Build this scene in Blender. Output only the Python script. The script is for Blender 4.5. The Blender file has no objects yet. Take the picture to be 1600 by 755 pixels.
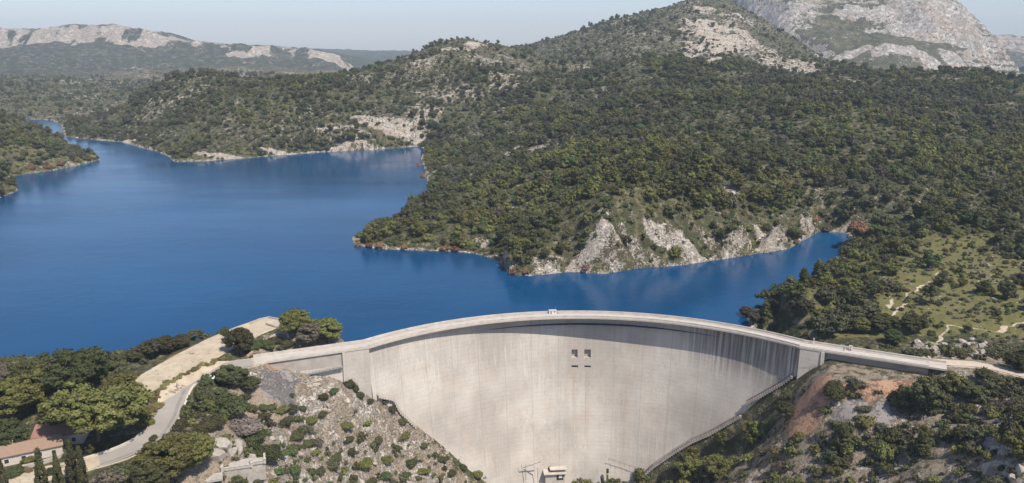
import bpy, bmesh, math, random
import numpy as np
from mathutils import Vector, Matrix

# ------------------------------------------------------------------ camera, world, sun
scene = bpy.context.scene
COL = scene.collection
R = math.radians
F = 1250.0                      # focal length in pixels of the 1600-wide photo
CAMZ = 125.0                    # metres above the lake
PITCH = math.atan(302.5 / F)
cam_d = bpy.data.cameras.new('camera'); cam = bpy.data.objects.new('camera', cam_d); COL.objects.link(cam)
cam_d.sensor_width = 36; cam_d.lens = 36 * F / 1600; cam_d.clip_start = 1; cam_d.clip_end = 60000
cam.location = (0, 0, CAMZ); cam.rotation_euler = (math.pi/2 - PITCH, 0, 0)
scene.camera = cam
SUN_EL = R(56); SUN_H = Vector((0.66, -0.75)).normalized()
sd = Vector((SUN_H.x*math.cos(SUN_EL), SUN_H.y*math.cos(SUN_EL), math.sin(SUN_EL)))
sun_d = bpy.data.lights.new('sun', 'SUN'); sun = bpy.data.objects.new('sun', sun_d); COL.objects.link(sun)
sun_d.energy = 5.0; sun_d.angle = R(0.5); sun_d.color = (1.0, 0.925, 0.80)
sun.rotation_euler = (-sd).to_track_quat('-Z', 'Y').to_euler(); sun.location = (300, -300, 600)
world = bpy.data.worlds.new('World'); scene.world = world; world.use_nodes = True
wn = world.node_tree.nodes; wl = world.node_tree.links
sky = wn.new('ShaderNodeTexSky'); sky.sky_type = 'NISHITA'; sky.sun_disc = False
sky.sun_elevation = SUN_EL; sky.sun_rotation = math.atan2(SUN_H.x, SUN_H.y)
sky.altitude = 450; sky.air_density = 1.0; sky.dust_density = 0.8; sky.ozone_density = 3.0
tint = wn.new('ShaderNodeMix'); tint.data_type = 'RGBA'; tint.blend_type = 'MULTIPLY'; tint.inputs[0].default_value = 1
wl.new(sky.outputs[0], tint.inputs[6]); tint.inputs[7].default_value = (1.10, 1.02, 1.06, 1)
wl.new(tint.outputs[2], wn['Background'].inputs[0]); wn['Background'].inputs[1].default_value = 0.118
scene.view_settings.view_transform = 'Standard'; scene.view_settings.look = 'None'
scene.view_settings.gamma = 1; scene.view_settings.use_curve_mapping = False
scene.view_settings.exposure = 0.24
scene.render.engine = 'CYCLES'
scene.cycles.volume_bounces = 0
scene.cycles.max_bounces = 5
rnd = random.Random(7); rng = np.random.default_rng(7)

# ------------------------------------------------------------------ survey helpers: where a thing seen in the photo stands
SP, CP = math.sin(PITCH), math.cos(PITCH)
def ray(px, py):
    u = (px-800)/F; v = (377.5-py)/F
    return u, CP + v*SP, -SP + v*CP
def at_Y(px, py, Y):
    u, a, b = ray(px, py); t = Y/a
    return (u*t, Y, CAMZ + b*t)
def at_z(px, py, z):
    u, a, b = ray(px, py); t = (z-CAMZ)/b
    return (u*t, a*t, z)
def depth(Y, z): return Y*CP + (CAMZ-z)*SP

# ------------------------------------------------------------------ noise
def _h(ix, iy, s):
    n = (ix.astype(np.int64)*374761393 + iy.astype(np.int64)*668265263 + s*974634777) & 0xffffffff
    n = ((n ^ (n >> 13))*1274126177) & 0xffffffff
    n = n ^ (n >> 16)
    return (n & 0xffff)/65535.0
def vn(x, y, s=0):
    xi = np.floor(x); yi = np.floor(y); fx = x-xi; fy = y-yi
    fx = fx*fx*fx*(fx*(fx*6-15)+10); fy = fy*fy*fy*(fy*(fy*6-15)+10)
    a = _h(xi, yi, s); b = _h(xi+1, yi, s); c = _h(xi, yi+1, s); d = _h(xi+1, yi+1, s)
    return (a*(1-fx)+b*fx)*(1-fy) + (c*(1-fx)+d*fx)*fy
def fbm(x, y, s=0, o=4):
    r = 0; a = .5; t = 0
    for i in range(o):
        r = r + a*vn(x, y, s+i*17); t += a; a *= .5
        x, y = x*1.93*.8+y*1.93*.6+11.3, -x*1.93*.6+y*1.93*.8+3.7
    return r/t
def ridged(x, y, s=0, o=4):
    r = 0; a = .5; t = 0
    for i in range(o):
        r = r + a*(1-np.abs(2*vn(x, y, s+i*17)-1)); t += a; a *= .5
        x, y = x*1.93*.8+y*1.93*.6+11.3, -x*1.93*.6+y*1.93*.8+3.7
    return r/t
def sstep(a, b, x):
    t = np.clip((x-a)/(b-a), 0, 1); return t*t*(3-2*t)

# ------------------------------------------------------------------ the dam's plan
ZC = 5.0                                    # crest level
DCX, DCY, RD, RU = 30.0, 224.0, 125.0, 131.0
TH = R(45.5)
def face_r(z, th=0.0):                      # radius of the downstream face: overhung at the crown, battered below
    d = max(0.0, ZC-2.2-z)
    o = 1.1 + 4.9*math.exp(-((th-0.08)/0.46)**2)
    return RD + o - 0.10*d - 0.0009*d*d
def on_face(px, py):
    u, a, b = ray(px, py); t = 250.0
    while t < 520:
        x, y, z = u*t, a*t, CAMZ+b*t
        th = math.atan2(x-DCX, y-DCY)
        if math.hypot(x-DCX, y-DCY) >= face_r(z, th) and y > DCY: return (x, y, z)
        t += .3
    return None

# ------------------------------------------------------------------ lake outline
shore_px = [(1172,512),(1166,495),(1205,474),(1245,449),(1292,420),(1326,397),(1336,378),(1318,364),(1280,362),(1250,378),(1236,388),(1180,397),
 (1120,406),(1060,415),(1000,419),(940,428),(890,425),(830,431),(800,430),(778,407),(740,396),(700,393),(640,391),(590,389),(552,383),
 (551,371),(575,360),(618,340),(652,312),(670,294),(664,265),(658,247),(664,233),(650,229),(600,233),(500,238),(400,246),(320,252),(272,253),
 (262,244),(238,235),(190,222),(130,217),(102,214),(100,208),(97,197),(82,188),(40,186),(-60,188),(-70,193),(40,193),(60,198),(66,208),(82,220),(112,234),
 (150,244),(156,250),(120,259),(80,267),(40,272),(8,279),(24,290),(28,298),(0,309),(-60,325),(-200,350),(-420,360),(-520,430),
 (-380,560),(-150,572),(0,568),(100,564),(200,556),(260,543),(330,527),(400,514),(440,511),(500,518)]
shore = [at_z(x, y, 0.0)[:2] for x, y in shore_px]
n_nat = len(shore)
dam_arc = [(DCX+(RU-3)*math.sin(t), DCY+(RU-3)*math.cos(t)) for t in np.linspace(-TH, TH*.96, 15)]
lake = shore + dam_arc
LP_ = np.array(lake)
eLp = (DCX-RD*math.sin(TH), DCY+RD*math.cos(TH), 5.0); eRp = (DCX+RD*math.sin(TH), DCY+RD*math.cos(TH), 5.0)
def lake_sd(X, Y):                          # + outside (land), - inside; and whether the nearest edge is the dam
    shp = X.shape; X = X.ravel(); Y = Y.ravel()
    best = np.full(X.shape, 1e18); isd = np.zeros(X.shape, bool); inside = np.zeros(X.shape, bool)
    n = len(LP_)
    for i in range(n):
        x0, y0 = LP_[i]; x1, y1 = LP_[(i+1) % n]
        dx, dy = x1-x0, y1-y0
        t = np.clip(((X-x0)*dx+(Y-y0)*dy)/(dx*dx+dy*dy+1e-9), 0, 1)
        d = (X-x0-t*dx)**2 + (Y-y0-t*dy)**2
        m = d < best; best[m] = d[m]; isd[m] = i >= n_nat-1
        c = ((y0 > Y) != (y1 > Y))
        if y1 != y0: inside ^= c & (X < (x1-x0)*(Y-y0)/(y1-y0)+x0)
    d = np.sqrt(best)
    return np.where(inside, -d, d).reshape(shp), isd.reshape(shp)

# ------------------------------------------------------------------ terrain: control points then a thin-plate surface
ctl = []
for p in shore[::1]: ctl.append((p[0], p[1], 0.0))
def cy(px, py, Y): ctl.append(at_Y(px, py, Y))
def cz(px, py, z): ctl.append(at_z(px, py, z))
# lake bed
for px, py in [(700,420),(400,300),(300,350),(100,400),(560,300),(900,460),(500,450),(700,460),(1100,450),(1240,415),(200,240)]:
    p = at_z(px, py, 0); ctl.append((p[0], p[1], -18.0))
for t in (-.6,-.3,0,.3,.6): ctl.append((DCX+150*math.sin(t), DCY+150*math.cos(t), -30.0))
# peninsula and the wooded slope behind
for c in [(640,340,556),(700,352,520),(700,310,620),(760,330,545),(760,280,690),(700,260,800),(690,235,950),(800,250,760),(800,380,462),
          (850,395,447),(850,330,520),(900,370,455),(940,350,448),(945,395,432),(900,300,560),(1000,385,433),(1000,350,462),(1060,395,430),(1060,350,470),(1000,300,535),(1120,385,437),(1120,330,490),
          (1180,345,476),(1200,370,452),(1150,280,560),(1230,340,490),(1260,330,530),(1340,345,505),(1330,320,550),(1200,250,640),
          (850,205,900),(1000,220,690),(1000,180,830),(900,160,1080),(1000,150,960),(1000,100,1250),(880,120,1350),
          (1100,200,760),(1100,150,960),(1100,115,1150),(1200,150,960),(1200,110,1200),(1300,260,640),(1300,180,830),(1300,130,1080),(1300,105,1300),
          (1400,300,560),(1400,220,720),(1400,160,930),(1400,125,1150),(1500,300,570),(1500,220,730),(1500,160,940),(1500,125,1150),
          (1600,300,580),(1600,220,730),(1600,165,930),(1600,142,1080),(1750,300,600),(1750,180,900),(1900,260,700),(1750,150,1100)]: cy(*c)
for c in [(840,71,2000),(900,58,2050),(960,36,2080),(1000,21,2100),(1040,11,2120),(1085,3,2150),(1120,-6,2200),(1140,20,1950),(1100,60,1650),(1160,80,1500),
          (1000,60,1650),(900,90,1650),(1180,60,1800),(1230,85,1650)]: cy(*c)
# ground falling away beyond these ridges
for c in [(1250,88,1850),(1300,102,1550),(1300,112,1900),(1400,122,1500),(1400,130,1900),(1500,135,1500),(1350,112,2300),(1200,80,2300)]: cy(*c)
for c in [(-900,2700,60),(-500,2700,40),(0,2700,90),(500,2700,90),(900,2700,60),(1500,2600,20),(1100,1500,25),(900,1350,45),(1400,1300,20)]: ctl.append(c)
# hill across the lake
for c in [(735,61,1450),(700,72,1400),(660,84,1360),(600,100,1330),(560,110,1300),(500,121,1280),(430,124,1270),(350,126,1260),(310,119,1270),(270,124,1290),(230,140,1300),(180,165,1310),(130,190,1290),
          (800,78,1480),(830,90,1550),(760,120,1230),(800,140,1180),(740,180,1090),(700,140,1180),(600,160,1100),(500,170,1080),(400,180,1060),(300,180,1080),(220,195,1150),(300,225,990),(650,200,1060),(560,215,1010),(450,225,985)]: cy(*c)
for c in [(-330,1650,20),(-120,1700,40),(-560,1700,12),(-450,1450,20)]: ctl.append(c)
# left bank and the valley behind
for c in [(0,178,980),(30,185,1010),(40,215,930),(0,230,820),(60,240,850),(100,244,865),(0,262,740),(-100,250,760),(-100,180,1000),(-250,170,1000),(50,170,1500),(100,160,1600),(0,140,1900),(150,142,2000),(200,130,2200),(80,125,2400),(-100,130,2000),(-300,140,1600)]: cy(*c)
# right bank by the dam
for c in [(1220,490,348),(1300,460,372),(1380,430,402),(1300,500,340),(1400,500,343),(1450,540,312),(1550,520,330),(1600,470,368),(1500,450,385),(1400,400,440),(1500,400,445),(1600,400,445),(1450,350,500),(1600,350,505),(1750,450,400),(1750,550,320)]: cy(*c)
for c in [(1500,572,4.6),(1550,575,5),(1600,590,6),(1700,600,8),(1465,580,4)]: cz(*c)
# right foreground slope
for c in [(1300,586,1.0),(1340,588,1.0),(1380,588,1),(1420,586,1.5),(1300,610,-3),(1380,610,-1),(1440,600,1.5),(1300,640,-9),(1400,640,-7),(1500,640,-3),(1600,650,2),(1200,680,-31),(1250,640,-14),(1220,755,-36),(1120,755,-50),(1320,755,-27),(1420,755,-18),(1500,755,-10),(1560,755,0),(1600,755,4),
          (1570,690,3),(1600,680,8),(1700,700,12),(1350,700,-18),(1450,700,-10),(1300,900,-50),(1500,900,-25),(1100,900,-68)]: cz(*c)
# left foreground: terrace, road, scree
for c in [(350,577,4.8),(300,600,4.4),(280,640,3.5),(255,690,2),(200,720,1),(100,745,0),(0,770,-1),(-150,800,-2),(-150,700,0),
          (230,585,6.5),(300,560,7),(350,530,7.5),(420,505,8),(440,515,7.5),(400,530,6.5),(210,620,5),(180,650,3),(100,680,1),(0,690,0),(0,640,1),(100,620,3),(200,580,5),(0,600,3),(-150,620,3),
          (470,530,6),(520,520,5.5),(430,590,1),(470,600,-3),(520,612,-8),(400,590,3.5),(400,640,-4),(450,680,-15),(500,660,-17),(380,690,-6),(330,660,2),(310,720,-1),(340,755,-8),(390,755,-13),(450,755,-22),(520,755,-33),(600,755,-45),(680,755,-57),
          (540,700,-28),(600,680,-32),(640,700,-42),(560,640,-17),(250,755,-2),(300,850,-12),(100,850,-6),(500,900,-45),(700,900,-75)]: cz(*c)
# where the rock meets the dam, both sides, and the bed of the gorge
contact = [(585,622),(620,640),(650,664),(700,703),(740,740),(770,762),(800,790),(900,800),(960,775),(1000,748),(1050,708),(1100,682),(1150,652),(1200,612),(1225,596)]
for c in contact:
    p = on_face(*c)
    if p: ctl.append(p)
for c in [(545,606),(500,600),(460,592)]: cz(c[0], c[1], {545:-11,500:-6,460:-2}[c[0]])
ctl += [(30,300,-85),(30,240,-90),(30,150,-95),(-60,150,-70),(140,150,-60),(-200,120,-10),(250,120,0)]
CT = np.array(ctl); keep = []
for i, c in enumerate(CT):
    if all(np.hypot(*(CT[j, :2]-c[:2])) > 3.0 for j in keep): keep.append(i)
CT = CT[keep]
SC = 300.0
def _phi(r2):
    return np.where(r2 > 1e-12, r2*np.log(np.maximum(r2, 1e-12))*.5, 0.0)
def _fit():
    P = CT[:, :2]/SC; n = len(P)
    r2 = ((P[:, None]-P[None])**2).sum(-1)
    A = np.zeros((n+3, n+3)); A[:n, :n] = _phi(r2) + np.eye(n)*1e-5
    A[:n, n] = 1; A[:n, n+1:] = P; A[n, :n] = 1; A[n+1:, :n] = P.T
    return np.linalg.solve(A, np.concatenate([CT[:, 2], [0, 0, 0]]))
RW = _fit()
def rbf(X, Y):
    x = X.ravel()/SC; y = Y.ravel()/SC; out = RW[-3] + RW[-2]*x + RW[-1]*y
    for i in range(len(CT)):
        r2 = (x-CT[i, 0]/SC)**2 + (y-CT[i, 1]/SC)**2
        out = out + RW[i]*_phi(r2)
    return out.reshape(X.shape)

# roads and made ground (polylines in the plan, flattened into the terrain)
road_px = [(-180,800,-2),(-60,775,-1.4),(60,748,-.6),(150,722,.5),(205,702,1.2),(240,680,2),(258,655,2.7),(268,630,3.3),(282,605,4),(312,586,4.6),(350,573,5),(395,566,5)]
road_w = [at_z(x, y, z) for x, y, z in road_px]
terr_px = [(222,606,5.6),(262,583,6.2),(300,560,6.8),(345,536,7.2),(385,517,7.6),(415,505,8)]
terr_w = [at_z(x, y, z) for x, y, z in terr_px]
rroad_px = [(1448,565,5),(1500,568,5),(1540,572,5.2),(1620,590,6),(1720,610,8)]
rroad_w = [at_z(x, y, z) for x, y, z in rroad_px]
def poly_d(X, Y, pts):
    best = np.full(X.shape, 1e18); zz = np.zeros(X.shape)
    for (x0, y0, z0), (x1, y1, z1) in zip(pts[:-1], pts[1:]):
        dx, dy = x1-x0, y1-y0
        t = np.clip(((X-x0)*dx+(Y-y0)*dy)/(dx*dx+dy*dy), 0, 1)
        d = (X-x0-t*dx)**2+(Y-y0-t*dy)**2
        m = d < best; best = np.where(m, d, best); zz = np.where(m, z0+(z1-z0)*t, zz)
    return np.sqrt(best), zz
def smooth_line(pts, n=6):
    out = []
    P = [np.array(p) for p in pts]
    for i in range(len(P)-1):
        a = P[max(i-1, 0)]; b = P[i]; c = P[i+1]; d = P[min(i+2, len(P)-1)]
        for k in range(n):
            t = k/n
            out.append(tuple(.5*((2*b)+(-a+c)*t+(2*a-5*b+4*c-d)*t*t+(-a+3*b-3*c+d)*t**3)))
    out.append(tuple(P[-1])); return out
road_w = smooth_line(road_w); terr_w = smooth_line(terr_w, 4); rroad_w = smooth_line(rroad_w, 4)

PATCH = []                                  # rock patches: x, y, rx, ry, strength, angle
def rockmask(X, Y):
    m = np.zeros(X.shape)
    wob = fbm(X/23, Y/23, 91, 3)-.5; 
    for (x, y, rx, ry, s) in PATCH:
        d = np.sqrt(((X-x)/rx)**2+((Y-y)/ry)**2)
        m = np.maximum(m, s*(1-sstep(.55, 1.15, d+wob*.9)))
    return m
def height0(X, Y):
    g = rbf(X, Y); sd_, isd = lake_sd(X, Y)
    inside = sd_ < 0
    nat = ~isd
    d = np.abs(sd_)
    rr = np.hypot(X-DCX, Y-DCY)
    down = (rr < RU-2) & (Y < DCY+140) & (Y > 60) & (np.abs(X-DCX) < 105)
    land = np.maximum(g, np.minimum(.5+.28*d, 6))
    g2 = np.where(inside, np.minimum(g, -.4-.25*np.minimum(d, 60)), np.where(nat & ~down & (Y > 250), land, g))
    return g2, sd_, rr, down
def height(X, Y, detail=True):
    X = np.asarray(X, float); Y = np.asarray(Y, float)
    g, sd_, rr, down = height0(X, Y)
    if detail:
        D = np.hypot(X, Y)
        amp = np.clip((sd_-3)/60, 0, 1)*np.where(sd_ > 0, 1, 0)*np.where(Y > 350, 1, 0)
        far = np.clip((D-400)/900, 0, 1)
        g = g + amp*((fbm(X/170, Y/170, 3, 3)-.5)*(7+22*far)+(ridged(X/55, Y/55, 5, 3)-.6)*(4+8*far)+(fbm(X/16, Y/16, 4, 2)-.5)*1.6)
        fg = np.where((Y < 350) & (sd_ > 0), 1, 0)*np.clip(sd_/15, 0, 1)
        rk = rockmask(X, Y)
        fg2 = fg*sstep(1.5, 14, np.abs(rr-RD)+0)*.8+fg*.2
        g = g + fg2*((ridged(X/14, Y/14, 8, 3)-.6)*2.0+(fbm(X/3.2, Y/3.2, 9, 2)-.5)*.8)
        lift = rk*np.where(sd_ > 0, 1, 0)*np.clip(sd_/4, 0, 1)
        s_ = np.where(Y > 1300, 2.6, 1.0)
        g = g + lift*((ridged(X/(9*s_), Y/(7*s_), 12, 4)-.5)*5.5*s_+(np.floor(fbm(X/12/s_, Y/12/s_, 15, 2)*7)/7-.5)*7*s_)
    for pts, w0, w1 in ((road_w, 4.2, 9), (terr_w, 7, 13), (rroad_w, 4, 9)):
        dd, zz = poly_d(X, Y, pts)
        k = 1-sstep(w0, w1, dd)
        g = g*(1-k)+(zz-.12)*k
    # houses' yard
    hx, hy, _ = at_z(60, 700, 1.0)
    k = 1-sstep(18, 34, np.hypot((X-hx)*.8, Y-hy)); g = g*(1-k)+k*.6
    # the wings stand clear of the ground
    for pts, zc in (([at_z(475,551,5), eLp], 1.0), ([eRp, at_z(1412,566,5)], .8)):
        dd, zz = poly_d(X, Y+2.0, pts)
        k = 1-sstep(9, 16, dd); g = np.where(k > 0, g*(1-k)+np.minimum(g, zc)*k, g)
    return g
def hit(px, py, lo=150, hi=3000):
    u, a, b = ray(px, py)
    t = np.concatenate([np.arange(lo, 700, 1.0), np.arange(700, hi, 4.0)])/a
    x = u*t; y = a*t; z = CAMZ+b*t
    h = height(x, y, False)
    i = np.argmax(z < h)
    if z[i] >= h[i]: return None
    return x[i], y[i], h[i]
def patch(px, py, hw, hh, s=1.0):
    c = hit(px, py)
    if c is None: print('patch miss', px, py); return
    a = hit(px, py-hh); b = hit(px, py+hh)
    ry = 12 if a is None or b is None else min(max(abs(a[1]-b[1])/2, 4), 260)
    PATCH.append((c[0], c[1], max(hw*depth(c[1], c[2])/F, 2.5), ry, s))
for p in [(928,395,34,36,.95),(955,368,24,22,.7),(1000,405,170,16,.36),(1150,390,90,20,.40),(880,412,60,14,.4),(1055,375,34,12,.55),(560,120,60,8,.4),(480,180,60,10,.35),(380,200,60,8,.35),(700,150,60,20,.5),(945,360,14,12,1),(1075,392,42,17,.95),(1030,372,30,9,.8),(1190,368,14,24,.9),(1200,388,28,8,1),(1000,405,50,8,.55),(860,415,50,7,.5),
          (1145,300,14,12,.7),(1150,268,26,10,.8),(1215,285,14,12,.5),(820,235,50,9,.55),(735,275,16,6,.6),(755,375,18,12,.45),(700,380,60,6,.35),
          (600,195,60,18,.75),(660,180,40,28,.55),(540,205,50,12,.5),(640,215,44,9,.9),(430,238,60,5,.8),(340,245,70,5,.8),(570,225,60,5,.8),(200,222,60,4,.8),
          (700,75,40,8,.7),(660,95,30,6,.5),(790,130,36,26,.5),(740,68,22,5,.9),(760,90,30,10,.5),(650,110,60,7,.3),
          (1120,60,56,54,.78),(1155,25,45,34,.78),(1095,90,30,14,.8),(1180,70,22,20,.7),(1240,100,60,10,.7),(1290,96,40,8,.6),(1230,95,60,14,.6),(1090,10,24,8,.7),(820,74,16,4,.8),(1100,75,40,12,.8),
          (1460,550,40,14,.8),(1520,545,30,10,.5),(1580,690,26,30,1),(1600,660,30,20,1),(1560,740,30,25,.9),
          (430,600,50,22,.65),(500,640,90,40,.62),(600,700,90,45,.62),(470,720,60,40,.6),(640,740,60,30,.6),(360,705,34,26,.95),(560,640,40,20,.8),
          (1440,450,60,40,.18),(1540,470,60,30,.15),(1320,640,60,30,.3),(1200,720,50,30,.3)]:
    patch(*p)
SOIL = []
for px, py, hw, hh, s in [(1275,622,36,34,1.1),(1390,608,80,14,1.0),(1330,612,40,14,.9),(1330,645,40,16,.5),(1470,605,40,10,.7),(430,580,40,8,.6),(470,600,30,8,.5),(1180,470,30,10,.5),(1260,352,40,7,.3),(610,215,60,12,.3)]:
    c = hit(px, py); a = hit(px, py-hh); b = hit(px, py+hh)
    if c: SOIL.append((c[0], c[1], hw*depth(c[1], c[2])/F, max(3, abs(a[1]-b[1])/2 if a and b else 6), s))
GREY = []                                   # grey scree
for px, py, hw, hh in [(435,598,36,26),(1318,645,34,14),(1385,650,30,20)]:
    c = hit(px, py); a = hit(px, py-hh); b = hit(px, py+hh)
    if c: GREY.append((c[0], c[1], hw*depth(c[1], c[2])/F, max(3, abs(a[1]-b[1])/2 if a and b else 6), 1.0))
def blobs(X, Y, L, wsc=14, seed=31):
    m = np.zeros(X.shape); wob = fbm(X/wsc, Y/wsc, seed, 3)-.5
    for (x, y, rx, ry, s) in L:
        m = np.maximum(m, s*(1-sstep(.6, 1.1, np.sqrt(((X-x)/rx)**2+((Y-y)/ry)**2)+wob*.9)))
    return m
PATH = [[hit(*p)[:3] for p in [(1375,520),(1400,490),(1420,462),(1450,440),(1468,425)]], [hit(*p)[:3] for p in [(1390,485),(1392,462)]],
        [hit(*p)[:3] for p in [(1460,545),(1480,510),(1560,520),(1610,500)]], [hit(*p)[:3] for p in [(1240,690),(1200,710),(1180,730)]]]
QUAL = (1000, 1000)
# ------------------------------------------------------------------ materials
def new_mat(name):
    m = bpy.data.materials.new(name); m.use_nodes = True
    nt = m.node_tree; b = nt.nodes['Principled BSDF']; b.inputs['Roughness'].default_value = .9
    b.inputs['Specular IOR Level'].default_value = .25
    return m, nt, b
class G:                                    # tiny node-graph helper
    def __init__(s, nt): s.nt = nt; s.n = nt.nodes; s.l = nt.links
    def put(s, node, i, v):
        if v is None: return
        if hasattr(v, 'is_output'): s.l.new(v, node.inputs[i])
        else: node.inputs[i].default_value = v
    def noise(s, vec, scale, detail=4, rough=.55, out='Fac'):
        n = s.n.new('ShaderNodeTexNoise'); s.put(n, 'Vector', vec); n.inputs['Scale'].default_value = scale
        n.inputs['Detail'].default_value = detail; n.inputs['Roughness'].default_value = rough
        return n.outputs[out]
    def vor(s, vec, scale, feat='F1', out='Distance'):
        n = s.n.new('ShaderNodeTexVoronoi'); n.feature = feat; s.put(n, 'Vector', vec); n.inputs['Scale'].default_value = scale
        return n.outputs[out]
    def ramp(s, v, stops, interp='LINEAR'):
        n = s.n.new('ShaderNodeValToRGB'); s.put(n, 0, v); cr = n.color_ramp; cr.interpolation = interp
        while len(cr.elements) < len(stops): cr.elements.new(.5)
        for e, (p, c) in zip(cr.elements, stops):
            e.position = p; e.color = (c, c, c, 1) if not hasattr(c, '__len__') else (*c, 1)
        return n.outputs[0]
    def mix(s, f, a, b, mode='MIX'):
        n = s.n.new('ShaderNodeMix'); n.data_type = 'RGBA'; n.blend_type = mode
        s.put(n, 0, f); 
        for i, v in ((6, a), (7, b)):
            if hasattr(v, 'is_output'): s.l.new(v, n.inputs[i])
            else: n.inputs[i].default_value = (*v, 1)
        return n.outputs[2]
    def math(s, op, a, b=None, clamp=False):
        n = s.n.new('ShaderNodeMath'); n.operation = op; n.use_clamp = clamp; s.put(n, 0, a); s.put(n, 1, b); return n.outputs[0]
    def attr(s, name):
        n = s.n.new('ShaderNodeAttribute'); n.attribute_name = name; return n.outputs['Fac']
    def pos(s):
        return s.n.new('ShaderNodeNewGeometry').outputs['Position']
    def obj(s):
        return s.n.new('ShaderNodeTexCoord').outputs['Object']
    def mapping(s, vec, scale=(1, 1, 1), rot=(0, 0, 0)):
        n = s.n.new('ShaderNodeMapping'); s.put(n, 0, vec); n.inputs['Scale'].default_value = scale; n.inputs['Rotation'].default_value = rot
        return n.outputs[0]
    def bump(s, h, dist, strength=1.0, normal=None):
        n = s.n.new('ShaderNodeBump'); s.put(n, 'Height', h); n.inputs['Distance'].default_value = dist; n.inputs['Strength'].default_value = strength
        if normal is not None: s.l.new(normal, n.inputs['Normal'])
        return n.outputs[0]
def simple(name, c, c2=None, scale=1.0, rough=.85, bump=.0, metal=0):
    m, nt, b = new_mat(name); g = G(nt); p = g.obj()
    c2 = c2 or tuple(x*.75 for x in c)
    n = g.noise(p, scale, 5, .6)
    g.l.new(g.mix(g.ramp(n, [(.35, 0), (.65, 1)]), c, c2), b.inputs['Base Color'])
    b.inputs['Roughness'].default_value = rough; b.inputs['Metallic'].default_value = metal
    if bump: g.l.new(g.bump(n, bump), b.inputs['Normal'])
    return m

def ground_mat(name, far=False, veg=((.060,.064,.030),(.092,.086,.044)), scale=1.0, rockc=((.68,.615,.54),(.46,.40,.335))):
    m, nt, b = new_mat(name); g = G(nt); p = g.pos()
    S = 1.0/scale
    n1 = g.noise(p, .25*S, 6, .65); n2 = g.noise(p, .035*S, 4, .55); n3 = g.noise(p, 1.3*S, 4, .6)
    base = g.mix(g.ramp(n2, [(.38, 0), (.62, 1)]), veg[0], veg[1])
    base = g.mix(g.ramp(g.noise(p, .9*S, 5, .75), [(.44, 0), (.58, 1)]), base, tuple(x*.45 for x in veg[0]))
    base = g.mix(g.ramp(n1, [(.50, 0), (.64, .8)]), base, (.20,.165,.10))
    base = g.mix(g.ramp(n3, [(.40, .55), (.52, 0)]), base, (.030,.040,.014))
    dr = g.ramp(g.math('ADD', g.attr('dry'), g.math('MULTIPLY', g.math('SUBTRACT', n1, .5), 1.6)), [(.40, 0), (.60, 1)])
    base = g.mix(dr, base, g.mix(g.ramp(n3, [(.38, 0), (.62, 1)]), (.30,.24,.18), (.19,.155,.11)))
    base = g.mix(g.ramp(g.math('ADD', g.attr('grass'), g.math('MULTIPLY', g.math('SUBTRACT', n1, .5), 1.2)), [(.4, 0), (.7, .9)]), base, g.mix(n3, (.115,.115,.032), (.15,.135,.055)))
    # rock: wherever the surveyed rock mask wins over fine noise
    rk = g.attr('rock'); rn = g.noise(p, .16*S, 8, .75); rn2 = g.noise(p, .9*S, 5, .7)
    thr = g.math('ADD', g.math('MULTIPLY', g.math('SUBTRACT', rn, .5), 3.2), g.math('MULTIPLY', g.math('SUBTRACT', rn2, .5), 2.2))
    rmix = g.ramp(g.math('ADD', rk, thr), [(.42, 0), (.56, 1)])
    wv_ = g.noise(p, .25*S, 4, .6, 'Color'); pv = g.mix(.25, p, wv_, 'ADD')
    va = g.n.new('ShaderNodeVectorMath'); va.operation = 'MULTIPLY_ADD'; g.l.new(wv_, va.inputs[0]); va.inputs[1].default_value = (7*scale,)*3; g.l.new(p, va.inputs[2])
    cr = g.noise(g.mapping(va.outputs[0], (1, 1, 2.2)), .22*S, 7, .68)
    crk = g.math('ABSOLUTE', g.math('SUBTRACT', cr, .5))
    v = g.ramp(crk, [(0, 0), (.07, 1)])
    rc = g.mix(g.ramp(g.noise(p, .5*S, 6, .75), [(.35, 0), (.65, 1)]), rockc[0], rockc[1])
    rc = g.mix(g.ramp(crk, [(.0, .8), (.04, 0)]), rc, (.15,.125,.095))
    rc = g.mix(g.ramp(g.noise(p, .07*S, 3), [(.48, 0), (.70, .6)]), rc, (.46,.355,.265))
    sp = g.noise(p, .75*S, 3, .6); rc = g.mix(g.ramp(sp, [(.60, 0), (.64, .85)]), rc, (.055,.062,.028))
    col = g.mix(rmix, base, rc)
    so = g.attr('soil'); smix = g.ramp(g.math('ADD', so, g.math('MULTIPLY', thr, .6)), [(.40, 0), (.60, 1)])
    col = g.mix(smix, col, g.mix(n3, (.34,.175,.105), (.37,.26,.185)))
    gm = g.attr('scree'); gmix = g.ramp(g.math('ADD', gm, g.math('MULTIPLY', thr, .5)), [(.40, 0), (.60, 1)])
    col = g.mix(gmix, col, g.mix(g.ramp(g.noise(p, 2.5*S, 5, .7), [(.35, 0), (.65, 1)]), (.30,.275,.26), (.19,.17,.16)))
    sa = g.attr('sand'); sm = g.ramp(g.math('ADD', sa, g.math('MULTIPLY', g.math('SUBTRACT', n3, .5), .5)), [(.45, 0), (.55, 1)])
    col = g.mix(sm, col, g.mix(g.ramp(n1, [(.35, 0), (.65, 1)]), (.52,.44,.33), (.40,.33,.24)))
    g.l.new(col, b.inputs['Base Color'])
    nb = g.math('ADD', g.math('MULTIPLY', n3, .5), g.math('MULTIPLY', g.noise(p, 4*S, 3, .6), .35))
    rb = g.math('ADD', g.math('MULTIPLY', v, .5), g.math('ADD', rn, rn2))
    nrm = g.bump(nb, .6*scale, .8)
    nrm = g.bump(g.math('MULTIPLY', rb, rmix), 1.2*scale, .8, nrm)
    g.l.new(nrm, b.inputs['Normal'])
    return m

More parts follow.
